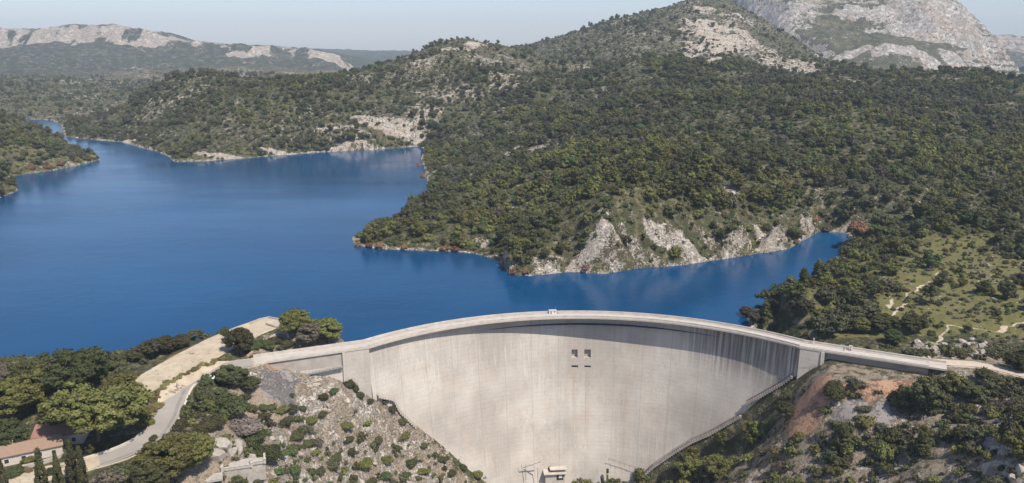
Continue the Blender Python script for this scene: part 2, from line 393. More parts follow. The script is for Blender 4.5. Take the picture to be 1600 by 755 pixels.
def mesh_obj(name, verts, faces, mat=None, parent=None, smooth=False, attrs=None, kind=None):
    me = bpy.data.meshes.new(name)
    me.from_pydata([tuple(v) for v in verts], [], [tuple(f) for f in faces]); me.update()
    if smooth: me.polygons.foreach_set('use_smooth', np.ones(len(me.polygons), bool))
    if attrs:
        for k, a in attrs.items():
            at = me.attributes.new(k, 'FLOAT', 'POINT'); at.data.foreach_set('value', np.asarray(a, np.float32).ravel())
    o = bpy.data.objects.new(name, me); COL.objects.link(o)
    if mat: me.materials.append(mat)
    if parent: o.parent = parent
    if kind: o['kind'] = kind
    return o
def grid_obj(name, X, Y, Z, mat, attrs=None, kind='structure', smooth=True):
    r, c = X.shape
    co = np.stack([X, Y, Z], -1).reshape(-1, 3).astype(np.float32)
    me = bpy.data.meshes.new(name)
    i = np.arange((r-1)*(c-1)); a = (i//(c-1))*c + i % (c-1)
    q = np.stack([a, a+1, a+c+1, a+c], -1).astype(np.int32)
    nf = len(q)
    me.vertices.add(len(co)); me.vertices.foreach_set('co', co.ravel())
    me.loops.add(nf*4); me.loops.foreach_set('vertex_index', q.ravel())
    me.polygons.add(nf); me.polygons.foreach_set('loop_start', np.arange(nf, dtype=np.int32)*4)
    me.update(calc_edges=True); me.validate()
    me.polygons.foreach_set('use_smooth', np.full(nf, smooth))
    for k, v in (attrs or {}).items():
        at = me.attributes.new(k, 'FLOAT', 'POINT'); at.data.foreach_set('value', np.asarray(v, np.float32).ravel())
    o = bpy.data.objects.new(name, me); COL.objects.link(o); me.materials.append(mat)
    if kind: o['kind'] = kind
    return o

# ------------------------------------------------------------------ the ground: one sheet, finer where it is near
NR, NC = QUAL
rr_ = np.exp(np.linspace(math.log(125), math.log(2900), NR)); aa_ = np.linspace(R(-50), R(50), NC)
RR, AA = np.meshgrid(rr_, aa_, indexing='ij')
# columns run left to right, rows away from the dam's foot
GX = RR*np.sin(AA); GY = RR*np.cos(AA)
GZ = height(GX, GY)
def patharea(X, Y):
    m = np.zeros(X.shape)
    for pl in PATH:
        d, _ = poly_d(X+ (fbm(X/5, Y/5, 51, 2)-.5)*5, Y, pl); m = np.maximum(m, (.45+.3*fbm(X/9, Y/9, 53, 2))*(1-sstep(.3, 1.6, d)))
    d, _ = poly_d(X, Y, terr_w); m = np.maximum(m, 1-sstep(7.5, 10, d))
    d, _ = poly_d(X, Y, road_w); m = np.maximum(m, (1-sstep(4, 6, d))*.9)
    d, _ = poly_d(X, Y, rroad_w); m = np.maximum(m, 1-sstep(3.2, 4.5, d))
    hx, hy, _z = at_z(60, 700, 1.0); m = m
    return m
rk = rockmask(GX, GY)
sd_g, _ = lake_sd(GX, GY)
# a pale wave-washed band all along the shore
rk = np.maximum(rk, np.where((np.abs(sd_g) < 5) & (GY > 330), .62*(1-sstep(1.0, 5.0, np.abs(sd_g)+2*(fbm(GX/18, GY/18, 77, 2)-.5)*4)), 0))
slope_y = np.gradient(GZ, axis=0)/np.gradient(RR, axis=0)
bg = .24*sstep(.52, .7, fbm(GX/60, GY/60, 66, 3)) + .20*np.clip((GY-900)/600, 0, 1)
rk = np.maximum(rk, bg*.9)
fl = sstep(-95, -80, GX)*(1-sstep(20, 60, GX))*(1-sstep(318, 335, GY))*np.where(GX < -20, 1, .8)
rk = np.maximum(rk, fl*.62)
dry = np.maximum(sstep(-115,-95,GX)*(1-sstep(30,60,GX))*(1-sstep(318,335,GY))*.75, (sstep(60,100,GX)*(1-sstep(300,312,GY)))*.55)
dry = np.maximum(dry, .30*sstep(.5,.62,fbm(GX/25,GY/25,72,3)))
fr = sstep(50, 90, GX)*(1-sstep(285, 300, GY))
rk = np.maximum(rk, fr*.34)
M_ground = ground_mat('ground_scrub_and_limestone')
terrain = grid_obj('terrain', GX, GY, GZ, M_ground, dict(rock=rk, dry=dry, grass=.75*sstep(110, 150, GX)*(GY > 325)*(1-sstep(450, 520, GY))+.55*(1-sstep(-310, -280, GX))*(1-sstep(900, 1100, GY)), soil=blobs(GX, GY, SOIL), scree=blobs(GX, GY, GREY, 8), sand=patharea(GX, GY)))
# low ground that reaches the horizon beneath everything
zz = 12000
mesh_obj('ground', [(-zz, -2000, -130), (zz, -2000, -130), (zz, 14000, -130), (-zz, 14000, -130)], [(0, 1, 2, 3)], M_ground, kind='structure')
XX, YY = np.meshgrid(np.linspace(-9000, 9000, 60), np.linspace(2650, 13500, 60), indexing='ij')
grid_obj('valley_floor', XX[:, :].T, YY.T, (-4+20*fbm(XX/900, YY/900, 2)).T, ground_mat('ground_far_plain', scale=8.0), dict(rock=XX*0), smooth=True)

# ------------------------------------------------------------------ lake
m, nt, b = new_mat('lake_water'); g = G(nt); p = g.pos()
g.l.new(g.mix(g.ramp(g.noise(p, .006, 3), [(.35, 0), (.7, 1)]), (.0004,.040,.112), (.0006,.062,.165)), b.inputs['Base Color'])
b.inputs['Roughness'].default_value = .10; b.inputs['IOR'].default_value = 1.33; b.inputs['Specular IOR Level'].default_value = .34
wn_ = g.ramp(g.noise(g.mapping(p, (.006, .016, 1), (0, 0, .5)), 1.0, 4, .6), [(.38, .25), (.62, 1)])
wv = g.math('ADD', g.math('MULTIPLY', g.noise(g.mapping(p, (1, .55, 1), (0, 0, .5)), .9, 4, .6), 1.0), g.math('MULTIPLY', g.noise(p, .12, 3, .5), 2.0))
g.l.new(g.bump(g.math('MULTIPLY', wv, wn_), .13, .6), b.inputs['Normal'])
g.l.new(g.math('ADD', g.math('MULTIPLY', wn_, .10), .10), b.inputs['Roughness'])
lp = []
N_ = len(lake)
for i, (x, y) in enumerate(lake):
    x0, y0 = lake[i-1]; x1, y1 = lake[(i+1) % N_]
    tx, ty = x1-x0, y1-y0; L = math.hypot(tx, ty) or 1
    # outline runs counter-clockwise or clockwise: push outward by testing
    ox, oy = ty/L*2.0, -tx/L*2.0
    s_, _ = lake_sd(np.array([x+ox]), np.array([y+oy]))
    if s_[0] < 0: ox, oy = -ox, -oy
    if i >= n_nat: ox = oy = 0
    lp.append((x+ox, y+oy, 0))
bm = bmesh.new(); vs = [bm.verts.new(v) for v in lp]; f = bm.faces.new(vs); bm.normal_update()
if f.normal.z < 0: f.normal_flip()
bmesh.ops.triangulate(bm, faces=[f]); me = bpy.data.meshes.new('lake'); bm.to_mesh(me); bm.free()
o = bpy.data.objects.new('lake', me); COL.objects.link(o); me.materials.append(m); o['kind'] = 'structure'

# ------------------------------------------------------------------ far ridges and the limestone mountain
def interp_line(pts, Y):
    P = sorted(at_Y(px, py, Y) for px, py in pts)
    return np.array([q[0] for q in P]), np.array([q[2] for q in P])
def ridge(name, pts, Y, foot, zfoot, mat, cliff=0.0, nx=500, ny=120, namp=20, seed=1, rockf=None, back=1500):
    xs, zs = interp_line(pts, Y)
    U = np.linspace(xs[0], xs[-1], nx); V = np.concatenate([np.linspace(0, 1, ny), np.linspace(1.02, 1.6, 12)])
    UU, VV = np.meshgrid(U, V, indexing='xy')
    top = np.interp(UU, xs, zs)
    yy = Y - foot*(1-VV); yy = np.where(VV > 1, Y+(VV-1)/.6*back, yy)
    w = np.clip(VV, 0, 1)
    if cliff > 0:
        edge = .80 + .10*(fbm(UU/260, UU*0, seed+5, 3)-.5)*2
        prof = (1-cliff)*(w/edge)**1.35
        prof = np.where(w < edge, prof, (1-cliff)+cliff*sstep(0, 1, (w-edge)/(np.minimum(edge+.07, .99)-edge)))
    else: prof = w**1.1*(1.0)*(2-w)/1.0*.5+w*.5
    z = zfoot+(top-zfoot)*prof
    z = np.where(VV > 1, top-(VV-1)/.6*(top-zfoot)*.8, z)
    env = np.sin(np.clip(w, 0, 1)*math.pi)**.6
    z = z + env*namp*((ridged(UU/(namp*9), yy/(namp*9), seed, 5)-.55)*2.2)+ (fbm(UU/30, yy/30, seed+3, 3)-.5)*namp*.35+(ridged(UU/140, yy/140, seed+9, 3)-.5)*namp*1.1*sstep(.5, .9, w)
    rkm = rockf(UU, VV, yy, z) if rockf else UU*0
    return grid_obj(name, UU, yy, z, mat, dict(rock=rkm))
M_far = ground_mat('far_wooded_slope', scale=5.0, veg=((.034,.046,.030),(.052,.062,.038)), rockc=((.62,.55,.48),(.42,.36,.31)))
def rf_cliff(UU, VV, yy, z):
    k = sstep(.74, .82, VV)*(1-sstep(.93, 1.0, VV))*.25
    e_ = (fbm(UU/160, UU*0, 47, 4)-.5)*.22
    cl = (VV > .77+e_) & (VV < .955+e_*.25)
    return np.where(cl, .10+.9*sstep(.44, .58, fbm(UU/60, VV*13, 41, 4)), 0)+k*0+.25*sstep(.62, .7, fbm(UU/120, yy/120, 43, 3))
ridge('hills', [(-420,60),(-200,52),(0,51),(60,47),(130,43),(200,44),(260,52),(300,66),(350,70),(400,75),(450,74),(500,80),(540,92),(560,112),(600,140)], 4200, 1500, 25, M_far, cliff=.42, namp=26, seed=11, rockf=rf_cliff)
ridge('hills', [(380,84),(450,76),(520,78),(580,80),(640,81),(700,84),(800,95),(900,120)], 7500, 2500, 10, M_far, namp=22, seed=21, nx=200)
ridge('hills', [(880,70),(920,46),(950,33),(975,24),(990,27),(1010,30),(1040,60)], 6500, 1500, 60, M_far, namp=16, seed=22, nx=160, rockf=lambda U,V,y,z: sstep(.7,.9,V)*.7)
def rf_r(UU, VV, yy, z): return np.where((VV > .70) & (VV < .98), .35+.5*fbm(UU/200, yy/200, 44, 3), .22)
ridge('mountain', [(1440,64),(1500,60),(1545,62),(1575,63),(1600,66),(1660,72),(1760,78),(1900,90),(2100,100)], 4800, 1700, -40, M_far, cliff=.30, namp=34, seed=31, rockf=rf_r)

# the limestone mountain
mc = []
def my(px, py, Y): mc.append(at_Y(px, py, Y))
for c in [(1050,20,2600),(1110,-25,2900),(1180,-50,3000),(1260,-70,3000),(1350,-60,3000),(1420,-40,2950),(1465,-8,2900),(1490,12,2880),(1515,36,2850),(1535,60,2820),(1548,82,2800),(1556,112,2790),
          (1140,12,2450),(1200,20,2480),(1260,12,2600),(1330,8,2620),(1400,0,2640),
          (1260,39,2480),(1260,20,2500),(1330,38,2480),(1330,20,2505),(1400,34,2480),(1400,8,2510),(1450,62,2400),(1450,14,2450),(1500,82,2400),(1500,30,2460),(1530,94,2450),(1530,60,2500),
          (1320,91,2140),(1320,79,2160),(1380,84,2110),(1380,70,2135),(1430,99,2110),(1430,84,2135),(1462,110,2130),(1462,97,2150),(1490,107,2150),(1490,87,2180),(1512,101,2200),(1512,78,2240),
          (1160,45,2330),(1220,52,2340),(1300,52,2330),(1370,58,2330),(1420,62,2340),
          (1260,75,2200),(1350,66,2240),(1440,72,2240),
          (1100,80,2050),(1200,95,1950),(1300,100,1900),(1400,110,1900),(1480,118,1950),(1550,130,2000),(1600,150,2000),
          (1100,-60,3400),(1300,-80,3500),(1500,30,3500),(1600,150,3200),(1650,160,2500),(1000,60,2300),(980,60,3000)]: my(*c)
MC = np.array(mc)
def fit2(C, sc):
    P = C[:, :2]/sc; n = len(P); A = np.zeros((n+3, n+3)); A[:n, :n] = _phi(((P[:, None]-P[None])**2).sum(-1))+np.eye(n)*1e-4
    A[:n, n] = 1; A[:n, n+1:] = P; A[n, :n] = 1; A[n+1:, :n] = P.T
    w = np.linalg.solve(A, np.concatenate([C[:, 2], [0, 0, 0]]))
    def f(X, Y):
        o = w[-3]+w[-2]*X/sc+w[-1]*Y/sc
        for i in range(n): o = o+w[i]*_phi((X/sc-P[i, 0])**2+(Y/sc-P[i, 1])**2)
        return o
    return f
fm = fit2(MC, 800.0)
MX, MY = np.meshgrid(np.linspace(280, 2050, 560), np.linspace(1850, 3500, 520), indexing='xy')
mz = fm(MX, MY)
ext = sstep(680, 860, MX)*(1-sstep(1800, 2050, MX))
crag = .4+.6*sstep(2250, 2600, MY)
MZ = mz + ext*crag*((ridged(MX/210, MY/210, 61, 5)-.55)*30+(ridged(MX/45, MY/60, 62, 4)-.5)*30)
st = 17.0; lv = MZ/st+fbm(MX/200, MY/200, 63, 3)*1.6; fl = np.floor(lv); fr = lv-fl
MZ = MZ + (st*(sstep(.35, .8, fr)-fr))*.5*crag
MZ = MZ-(1-ext)*220
gz, gx = np.gradient(MZ, MY[:, 0], MX[0]); sl = np.hypot(gz, gx)
mr = np.clip(.12+.75*sstep(.75, 1.3, sl), 0, 1)
def mhit(px, py):
    u, a, b_ = ray(px, py); t = np.arange(1850, 3400, 4.0)/a; x = u*t; y = a*t; h = fm(x, y); i = int(np.argmax(CAMZ+b_*t < h)); return x[i], y[i], h[i]
for px, py, hw, hh in [(1320,52,70,10),(1400,66,90,4)]:
    c_ = mhit(px, py); e0 = mhit(px, py-hh); e1 = mhit(px, py+hh); rx = hw*depth(c_[1], c_[2])/F; ry = max(20, abs(e0[1]-e1[1])/2)
    mr = mr*(1-.9*(1-sstep(.6, 1.15, np.sqrt(((MX-c_[0])/rx)**2+((MY-c_[1])/ry)**2))))
for px, py, hw, hh, s0 in [(1350,28,110,10,1),(1230,20,60,16,.7),(1300,5,150,12,.6),(1440,40,50,34,1),(1490,50,45,30,1),(1525,75,24,24,.9),(1370,52,26,5,.9),(1340,80,34,7,1.3),(1395,77,44,8,1.4),(1445,93,34,10,1.4),(1492,92,28,14,1.4),(1225,55,40,25,.6),(1230,85,50,14,.55),(1180,20,40,20,.8),(1120,-10,60,20,.8)]:
    c_ = mhit(px, py); e0 = mhit(px, py-hh); e1 = mhit(px, py+hh); rx = hw*depth(c_[1], c_[2])/F; ry = max(18, min(abs(e0[1]-e1[1])/2, 150))
    dd = np.sqrt(((MX-c_[0])/rx)**2+((MY-c_[1])/ry)**2)+(fbm(MX/60, MY/60, 67, 3)-.5)*.8
    mr = np.maximum(mr, s0*(1-sstep(.6, 1.15, dd)))
M_mt = ground_mat('mountain_limestone', scale=5.0, veg=((.085,.088,.055),(.12,.115,.075)), rockc=((.64,.60,.56),(.47,.44,.41)))
grid_obj('mountain', MX, MY, MZ, M_mt, dict(rock=mr))
# ------------------------------------------------------------------ the dam
def tag(o, label=None, cat=None, group=None, kind=None):
    if label: o['label'] = label
    if cat: o['category'] = cat
    if group: o['group'] = group
    if kind: o['kind'] = kind
    return o
def empty(name, loc=(0, 0, 0), rz=0, label=None, cat=None, group=None):
    o = bpy.data.objects.new(name, None); COL.objects.link(o); o.location = loc; o.rotation_euler = (0, 0, rz)
    o.empty_display_size = .5
    return tag(o, label, cat, group)
class MB:
    def __init__(s): s.v = []; s.f = []
    def box(s, c, d, rz=0, taper=1.0):
        n = len(s.v); ca, sa = math.cos(rz), math.sin(rz)
        for z in (-1, 1):
            k = taper if z > 0 else 1
            for x, y in ((-1, -1), (1, -1), (1, 1), (-1, 1)):
                lx, ly = x*d[0]/2*k, y*d[1]/2*k
                s.v.append((c[0]+lx*ca-ly*sa, c[1]+lx*sa+ly*ca, c[2]+z*d[2]/2))
        s.f += [(n, n+3, n+2, n+1), (n+4, n+5, n+6, n+7), (n, n+1, n+5, n+4), (n+1, n+2, n+6, n+5), (n+2, n+3, n+7, n+6), (n+3, n, n+4, n+7)]
        return s
    def bar(s, a, b, r, n=6, r2=None):
        a = Vector(a); b = Vector(b); d = (b-a).normalized(); u = d.orthogonal().normalized(); w = d.cross(u); r2 = r if r2 is None else r2
        k = len(s.v)
        for p, q in ((a, r), (b, r2)):
            for i in range(n):
                t = 2*math.pi*i/n; s.v.append(tuple(p+(u*math.cos(t)+w*math.sin(t))*q))
        for i in range(n): s.f.append((k+i, k+(i+1) % n, k+n+(i+1) % n, k+n+i))
        s.f.append(tuple(k+i for i in reversed(range(n)))); s.f.append(tuple(k+n+i for i in range(n)))
        return s
    def prism(s, pts, off):                # closed polygon extruded by an offset vector
        n = len(s.v); m = len(pts)
        s.v += [tuple(p) for p in pts]+[tuple(Vector(p)+Vector(off)) for p in pts]
        s.f.append(tuple(range(n+m-1, n-1, -1))); s.f.append(tuple(range(n+m, n+2*m)))
        for i in range(m): s.f.append((n+i, n+(i+1) % m, n+m+(i+1) % m, n+m+i))
        return s
    def build(s, name, mat, parent=None, smooth=False, bevel=0):
        o = mesh_obj(name, s.v, s.f, mat, parent, smooth)
        bm = bmesh.new(); bm.from_mesh(o.data); bmesh.ops.recalc_face_normals(bm, faces=bm.faces); bm.to_mesh(o.data); bm.free()
        if bevel:
            md = o.modifiers.new('bevel', 'BEVEL'); md.width = bevel; md.segments = 2; md.limit_method = 'ANGLE'
        return o

m, nt, b = new_mat('dam_concrete'); g = G(nt); p = g.pos()
cx = g.n.new('ShaderNodeCombineXYZ'); g.l.new(g.attr('s'), cx.inputs[0]); g.l.new(g.attr('z'), cx.inputs[1]); q = cx.outputs[0]
st1 = g.noise(g.mapping(q, (.13, .016, 1)), 1.0, 6, .6); st2 = g.noise(g.mapping(q, (.4, .035, 1)), 1.0, 5, .7)
bl = g.noise(q, .035, 4, .55); bl2 = g.noise(q, .12, 5, .6); fine = g.noise(q, 1.2, 5, .7)
c = g.mix(g.ramp(bl, [(.40, 0), (.62, 1)]), (.57,.525,.465), (.41,.37,.33))
c = g.mix(g.ramp(st1, [(.50, 0), (.76, .32)]), c, (.36,.315,.275))
c = g.mix(g.ramp(st2, [(.52, 0), (.75, .35)]), c, (.60,.56,.51))
c = g.mix(g.ramp(bl2, [(.50, 0), (.70, .5)]), c, (.47,.385,.32))
c = g.mix(g.ramp(fine, [(.35, .22), (.55, 0)]), c, (.36,.32,.29))
sx = g.n.new('ShaderNodeSeparateXYZ'); g.l.new(q, sx.inputs[0])
lift = g.math('ABSOLUTE', g.math('SUBTRACT', g.math('FRACT', g.math('DIVIDE', sx.outputs[1], 2.0)), .5))
joint = g.math('ABSOLUTE', g.math('SUBTRACT', g.math('FRACT', g.math('DIVIDE', sx.outputs[0], 12.8)), .5))
c = g.mix(g.ramp(lift, [(.46, 0), (.5, .2)]), c, (.25,.225,.20))
c = g.mix(g.ramp(joint, [(.487, 0), (.497, .45)]), c, (.24,.215,.19))
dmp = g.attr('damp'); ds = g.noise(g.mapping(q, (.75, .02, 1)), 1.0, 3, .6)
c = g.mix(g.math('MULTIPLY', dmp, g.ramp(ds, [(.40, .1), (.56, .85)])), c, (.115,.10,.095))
c = g.mix(g.math('MULTIPLY', g.attr('streak'), g.ramp(g.noise(g.mapping(q, (1.4, .05, 1)), 1.0, 4, .6), [(.35, .2), (.6, .8)]), True), c, (.40,.30,.215))
cr_ = g.math('ABSOLUTE', g.math('SUBTRACT', g.noise(g.mapping(q, (.25, .08, 1)), 1.0, 7, .65), .5)); c = g.mix(g.math('MULTIPLY', g.ramp(cr_, [(0, .5), (.012, 0)]), g.ramp(g.noise(q, .05, 2), [(.45, 0), (.55, 1)])), c, (.24,.20,.17))
lime = g.noise(g.mapping(q, (1.1, .045, 3)), 1.0, 3, .55)
c = g.mix(g.math('MULTIPLY', g.ramp(lime, [(.60, 0), (.68, .4)]), g.ramp(g.noise(q, .03, 2), [(.48, 0), (.6, 1)])), c, (.70,.67,.62))
g.l.new(c, b.inputs['Base Color']); g.l.new(g.bump(g.math('ADD', fine, g.math('MULTIPLY', g.ramp(lift, [(.45, 1), (.5, 0)]), .5)), .12, .7), b.inputs['Normal'])
M_dam = m
M_conc = simple('pale_concrete', (.54,.49,.43), (.41,.37,.325), .35, .9, .05)
M_conc2 = simple('weathered_concrete', (.44,.39,.345), (.33,.295,.26), .25, .9, .05)
M_dark = simple('dark_void', (.035,.033,.03), (.05,.045,.04), .5)
M_steel = simple('dark_steel', (.09,.09,.095), (.13,.115,.10), 2, .6)
M_gsteel = simple('grey_steel', (.30,.31,.32), (.22,.22,.22), 2, .55)
M_white = simple('white_paint', (.78,.76,.72), (.68,.66,.62), 1.5, .7)
M_asph = simple('crest_paving', (.50,.46,.41), (.42,.385,.345), .5, .9, .02)

dam = empty('arch_dam', (DCX, DCY, 0), label='tall curved pale concrete arch dam holding back the blue lake across the gorge', cat='dam')
# everything of the dam is modelled in world coordinates, then moved under its empty
damparts = []
def dpart(o, parent=None):
    o.parent = parent or dam
    if parent is None: o.matrix_parent_inverse = Matrix.Translation((-DCX, -DCY, 0))
    damparts.append(o); return o
opn = []
M_gate = simple('weathered_gate', (.21,.19,.17), (.15,.135,.12), .8)
for (x0, x1, y0, y1) in [(893,902.5,546,559), (913,923,546,559), (893,903,571,574.5), (913,923,571,574.5)]:
    a = on_face(x0, y0); c_ = on_face(x1, y1)
    opn.append((math.atan2(a[0]-DCX, a[1]-DCY), math.atan2(c_[0]-DCX, c_[1]-DCY), c_[2], a[2]))
ztop = ZC-.85
ths = sorted(set(list(np.linspace(-TH, TH, 150))+[v for o_ in opn for v in o_[:2]]))
zs = sorted(set(list(np.linspace(-100, ztop, 70))+[v for o_ in opn for v in o_[2:]]))
# snap paired openings to shared edges
def fpt(th, z, off=0):
    r = face_r(z, th)+off; return (DCX+r*math.sin(th), DCY+r*math.cos(th), z)
V = []; Fc = []; S = []; Zs = []; Dp = []; SK = []
for z in zs:
    for th in ths:
        V.append(fpt(th, z)); S.append(th*126+200); Zs.append(z+200)
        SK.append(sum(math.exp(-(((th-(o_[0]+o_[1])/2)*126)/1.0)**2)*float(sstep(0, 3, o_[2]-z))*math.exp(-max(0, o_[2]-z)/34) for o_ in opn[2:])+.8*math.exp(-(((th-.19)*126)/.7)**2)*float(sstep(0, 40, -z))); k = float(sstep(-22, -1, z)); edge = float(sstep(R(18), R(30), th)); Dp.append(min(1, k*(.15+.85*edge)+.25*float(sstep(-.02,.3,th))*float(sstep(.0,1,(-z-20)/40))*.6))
nT = len(ths)
for j in range(len(zs)-1):
    for i in range(nT-1):
        tm = (ths[i]+ths[i+1])/2; zm = (zs[j]+zs[j+1])/2
        if any(o_[0] < tm < o_[1] and o_[2] < zm < o_[3] for o_ in opn): continue
        a = j*nT+i; Fc.append((a, a+1, a+nT+1, a+nT))
nV = len(V)
for z in (-100, ztop):
    for th in ths:
        V.append((DCX+(RU-.4)*math.sin(th), DCY+(RU-.4)*math.cos(th), z)); S.append(th*126+200); Zs.append(z+200); Dp.append(0)
for i in range(nT-1):
    Fc.append((nV+i+1, nV+i, nV+nT+i, nV+nT+i+1))
    t = (len(zs)-1)*nT+i; Fc.append((t, t+1, nV+nT+i+1, nV+nT+i))
dpart(mesh_obj('arch_wall', V, Fc, M_dam, smooth=False, attrs=dict(s=S, z=Zs, damp=Dp, streak=SK+[0]*(len(V)-len(SK)))))
for (t0, t1, z0, z1) in opn:
    mb = MB(); dz = 2.2
    c0 = [fpt(t0, z0), fpt(t1, z0), fpt(t1, z1), fpt(t0, z1)]; c1 = [fpt(t0, z0, dz), fpt(t1, z0, dz), fpt(t1, z1, dz), fpt(t0, z1, dz)]
    mb.v = c0+c1; mb.f = [(0, 4, 5, 1), (1, 5, 6, 2), (2, 6, 7, 3), (3, 7, 4, 0)]
    op = dpart(mesh_obj('sluice_opening', mb.v, mb.f, M_conc2))
    gb = MB(); gb.v = [fpt(t0, z0, dz-.05), fpt(t1, z0, dz-.05), fpt(t1, z1, dz-.05), fpt(t0, z1, dz-.05)]; gb.f = [(0, 1, 2, 3)]
    gt = gb.build('sluice_gate', M_dark if z1-z0 < 2 else M_gate); gt.parent = op
# the crest road over arch and wings
eL = Vector((DCX-RD*math.sin(TH), DCY+RD*math.cos(TH))); eR = Vector((DCX+RD*math.sin(TH), DCY+RD*math.cos(TH)))
wL = Vector(at_z(398, 566.5, ZC)[:2]); wR = Vector(at_z(1452, 572, ZC)[:2]); wR2 = wR+(wR-eR).normalized()*6
path = [wL, wL.lerp(eL, .5)]+[Vector((DCX+RD*math.sin(t), DCY+RD*math.cos(t))) for t in np.linspace(-TH, TH, 81)]+[eR.lerp(wR, .5), wR, wR2]
def offs(path, d):
    out = []
    for i, p_ in enumerate(path):
        a = path[max(i-1, 0)]; c_ = path[min(i+1, len(path)-1)]
        t1 = (p_-a).normalized() if i else (c_-p_).normalized(); t2 = (c_-p_).normalized() if i < len(path)-1 else t1
        n1 = Vector((-t1.y, t1.x)); n2 = Vector((-t2.y, t2.x)); n = (n1+n2).normalized()
        k = 1/max(n.dot(n1), .5); out.append(p_+n*d*k)
    return out
def sweep(name, path, sec, mat, parent=None, bevel=0, mk=dpart):
    V = []; Fc = []; m_ = len(sec); cols = [offs(path, s_[0]) for s_ in sec]; S = []; Z = []
    ln = 0
    for i in range(len(path)):
        if i: ln += (path[i]-path[i-1]).length
        for j in range(m_): V.append((cols[j][i].x, cols[j][i].y, sec[j][1])); S.append(ln+sec[j][0]); Z.append(sec[j][1]+200)
    for i in range(len(path)-1):
        for j in range(m_):
            a = i*m_+j; b_ = i*m_+(j+1) % m_; Fc.append((a, b_, b_+m_, a+m_))
    Fc.append(tuple(range(m_))); Fc.append(tuple((len(path)-1)*m_+j for j in reversed(range(m_))))
    o = mesh_obj(name, V, Fc, mat, attrs=dict(s=S, z=Z, damp=[0]*len(V)))
    bm = bmesh.new(); bm.from_mesh(o.data); bmesh.ops.recalc_face_normals(bm, faces=bm.faces); bm.to_mesh(o.data); bm.free()
    if bevel:
        md = o.modifiers.new('bevel', 'BEVEL'); md.width = bevel; md.segments = 2; md.limit_method = 'ANGLE'
    return mk(o) if mk else o
arcp = path
sweep('crest_road', arcp, [(-.75, ZC-.8), (-.75, ZC-.05), (6.3, ZC-.05), (6.3, ZC-.8)], M_asph)
arc_only = path[2:83]
sweep('parapet', arc_only, [(-.35, ZC-.046), (-.35, ZC+.75), (.05, ZC+.75), (.05, ZC-.046)], M_conc, bevel=.04)
sweep('parapet', path[:], [(5.75, ZC-.046), (5.75, ZC+.95), (6.2, ZC+.95), (6.2, ZC-.046)], M_conc, bevel=.04)
sweep('kerb', path[1:-1], [(4.7, ZC-.046), (4.7, ZC+.12), (5.72, ZC+.12), (5.72, ZC-.046)], M_conc2)
sweep('kerb', path[2:83], [(.07, ZC-.046), (.07, ZC+.12), (.9, ZC+.12), (.9, ZC-.046)], M_conc2)
# low rails on the wings
sweep('parapet', [wL.lerp(eL, .12), eL], [(-.5, ZC-.046), (-.5, ZC+.35), (-.15, ZC+.35), (-.15, ZC-.046)], M_conc)
sweep('parapet', [eR, wR], [(-.5, ZC-.046), (-.5, ZC+.35), (-.15, ZC+.35), (-.15, ZC-.046)], M_conc)
# abutment blocks and wing walls
dL = (wL-eL).normalized(); dR = (wR-eR).normalized()
aL = eL+dL*10.0; aR = eR+dR*9.5
def block(name, a, b_, z0, z1, f0, f1, bk, mat, side=0):
    # a solid between plan points a and b, front face at offset f1 (top) and f0 (bottom) downstream
    t = (b_-a).normalized(); n = Vector((t.y, -t.x))
    if n.y > 0: n = -n
    V = []
    for z, f_, w_ in ((z0, f0, side), (z1, f1, 0)):
        for p_, sg in ((a, -1), (b_, 1)):
            V.append((*(p_+n*f_+t*w_*sg), z))
        for p_, sg in ((b_, 1), (a, -1)):
            V.append((*(p_-n*bk+t*w_*sg), z))
    Fc = [(3, 2, 1, 0), (4, 5, 6, 7), (0, 1, 5, 4), (1, 2, 6, 5), (2, 3, 7, 6), (3, 0, 4, 7)]
    L = (b_-a).length
    S = [0, L, L+bk, -bk]*2; Z = [z0+200]*4+[z1+200]*4
    o = mesh_obj(name, V, Fc, mat, attrs=dict(s=S, z=Z, damp=[0]*8))
    bm = bmesh.new(); bm.from_mesh(o.data); bmesh.ops.recalc_face_normals(bm, faces=bm.faces); bm.to_mesh(o.data); bm.free()
    return dpart(o)
block('abutment', aL, eL+dL*.2, -24, ZC-.804, 1.6, .55, 5.5, M_dam, .3)
block('abutment', eR+dR*.2, aR, -24, ZC-.804, 2.4, .6, 5.5, M_dam, .4)
block('wing_wall', wL, aL, -1.6, ZC-.806, .1, .1, 5.6, M_conc2)
block('wing_wall', wL, aL, -22, -1.6, 1.6, .25, 5.6, M_dam)
block('wing_wall', aR, wR, -2.2, ZC-.806, -1.9, -1.9, 5.6, M_conc2)
block('wing_wall', aR, wR, -20, -2.2, 1.4, -.7, 5.6, M_dam)
nL = Vector((-dL.y, dL.x)); nL = nL if nL.y < 0 else -nL
nR = Vector((-dR.y, dR.x)); nR = nR if nR.y < 0 else -nR
block('pilaster', aL+dL*.0, aL+dL*1.3, -20, ZC-.808, 1.9, .9, 4, M_dam)
block('pilaster', aR-dR*1.0, aR+dR*.3, -20, ZC-.808, 2.9, 1.0, 4, M_conc)
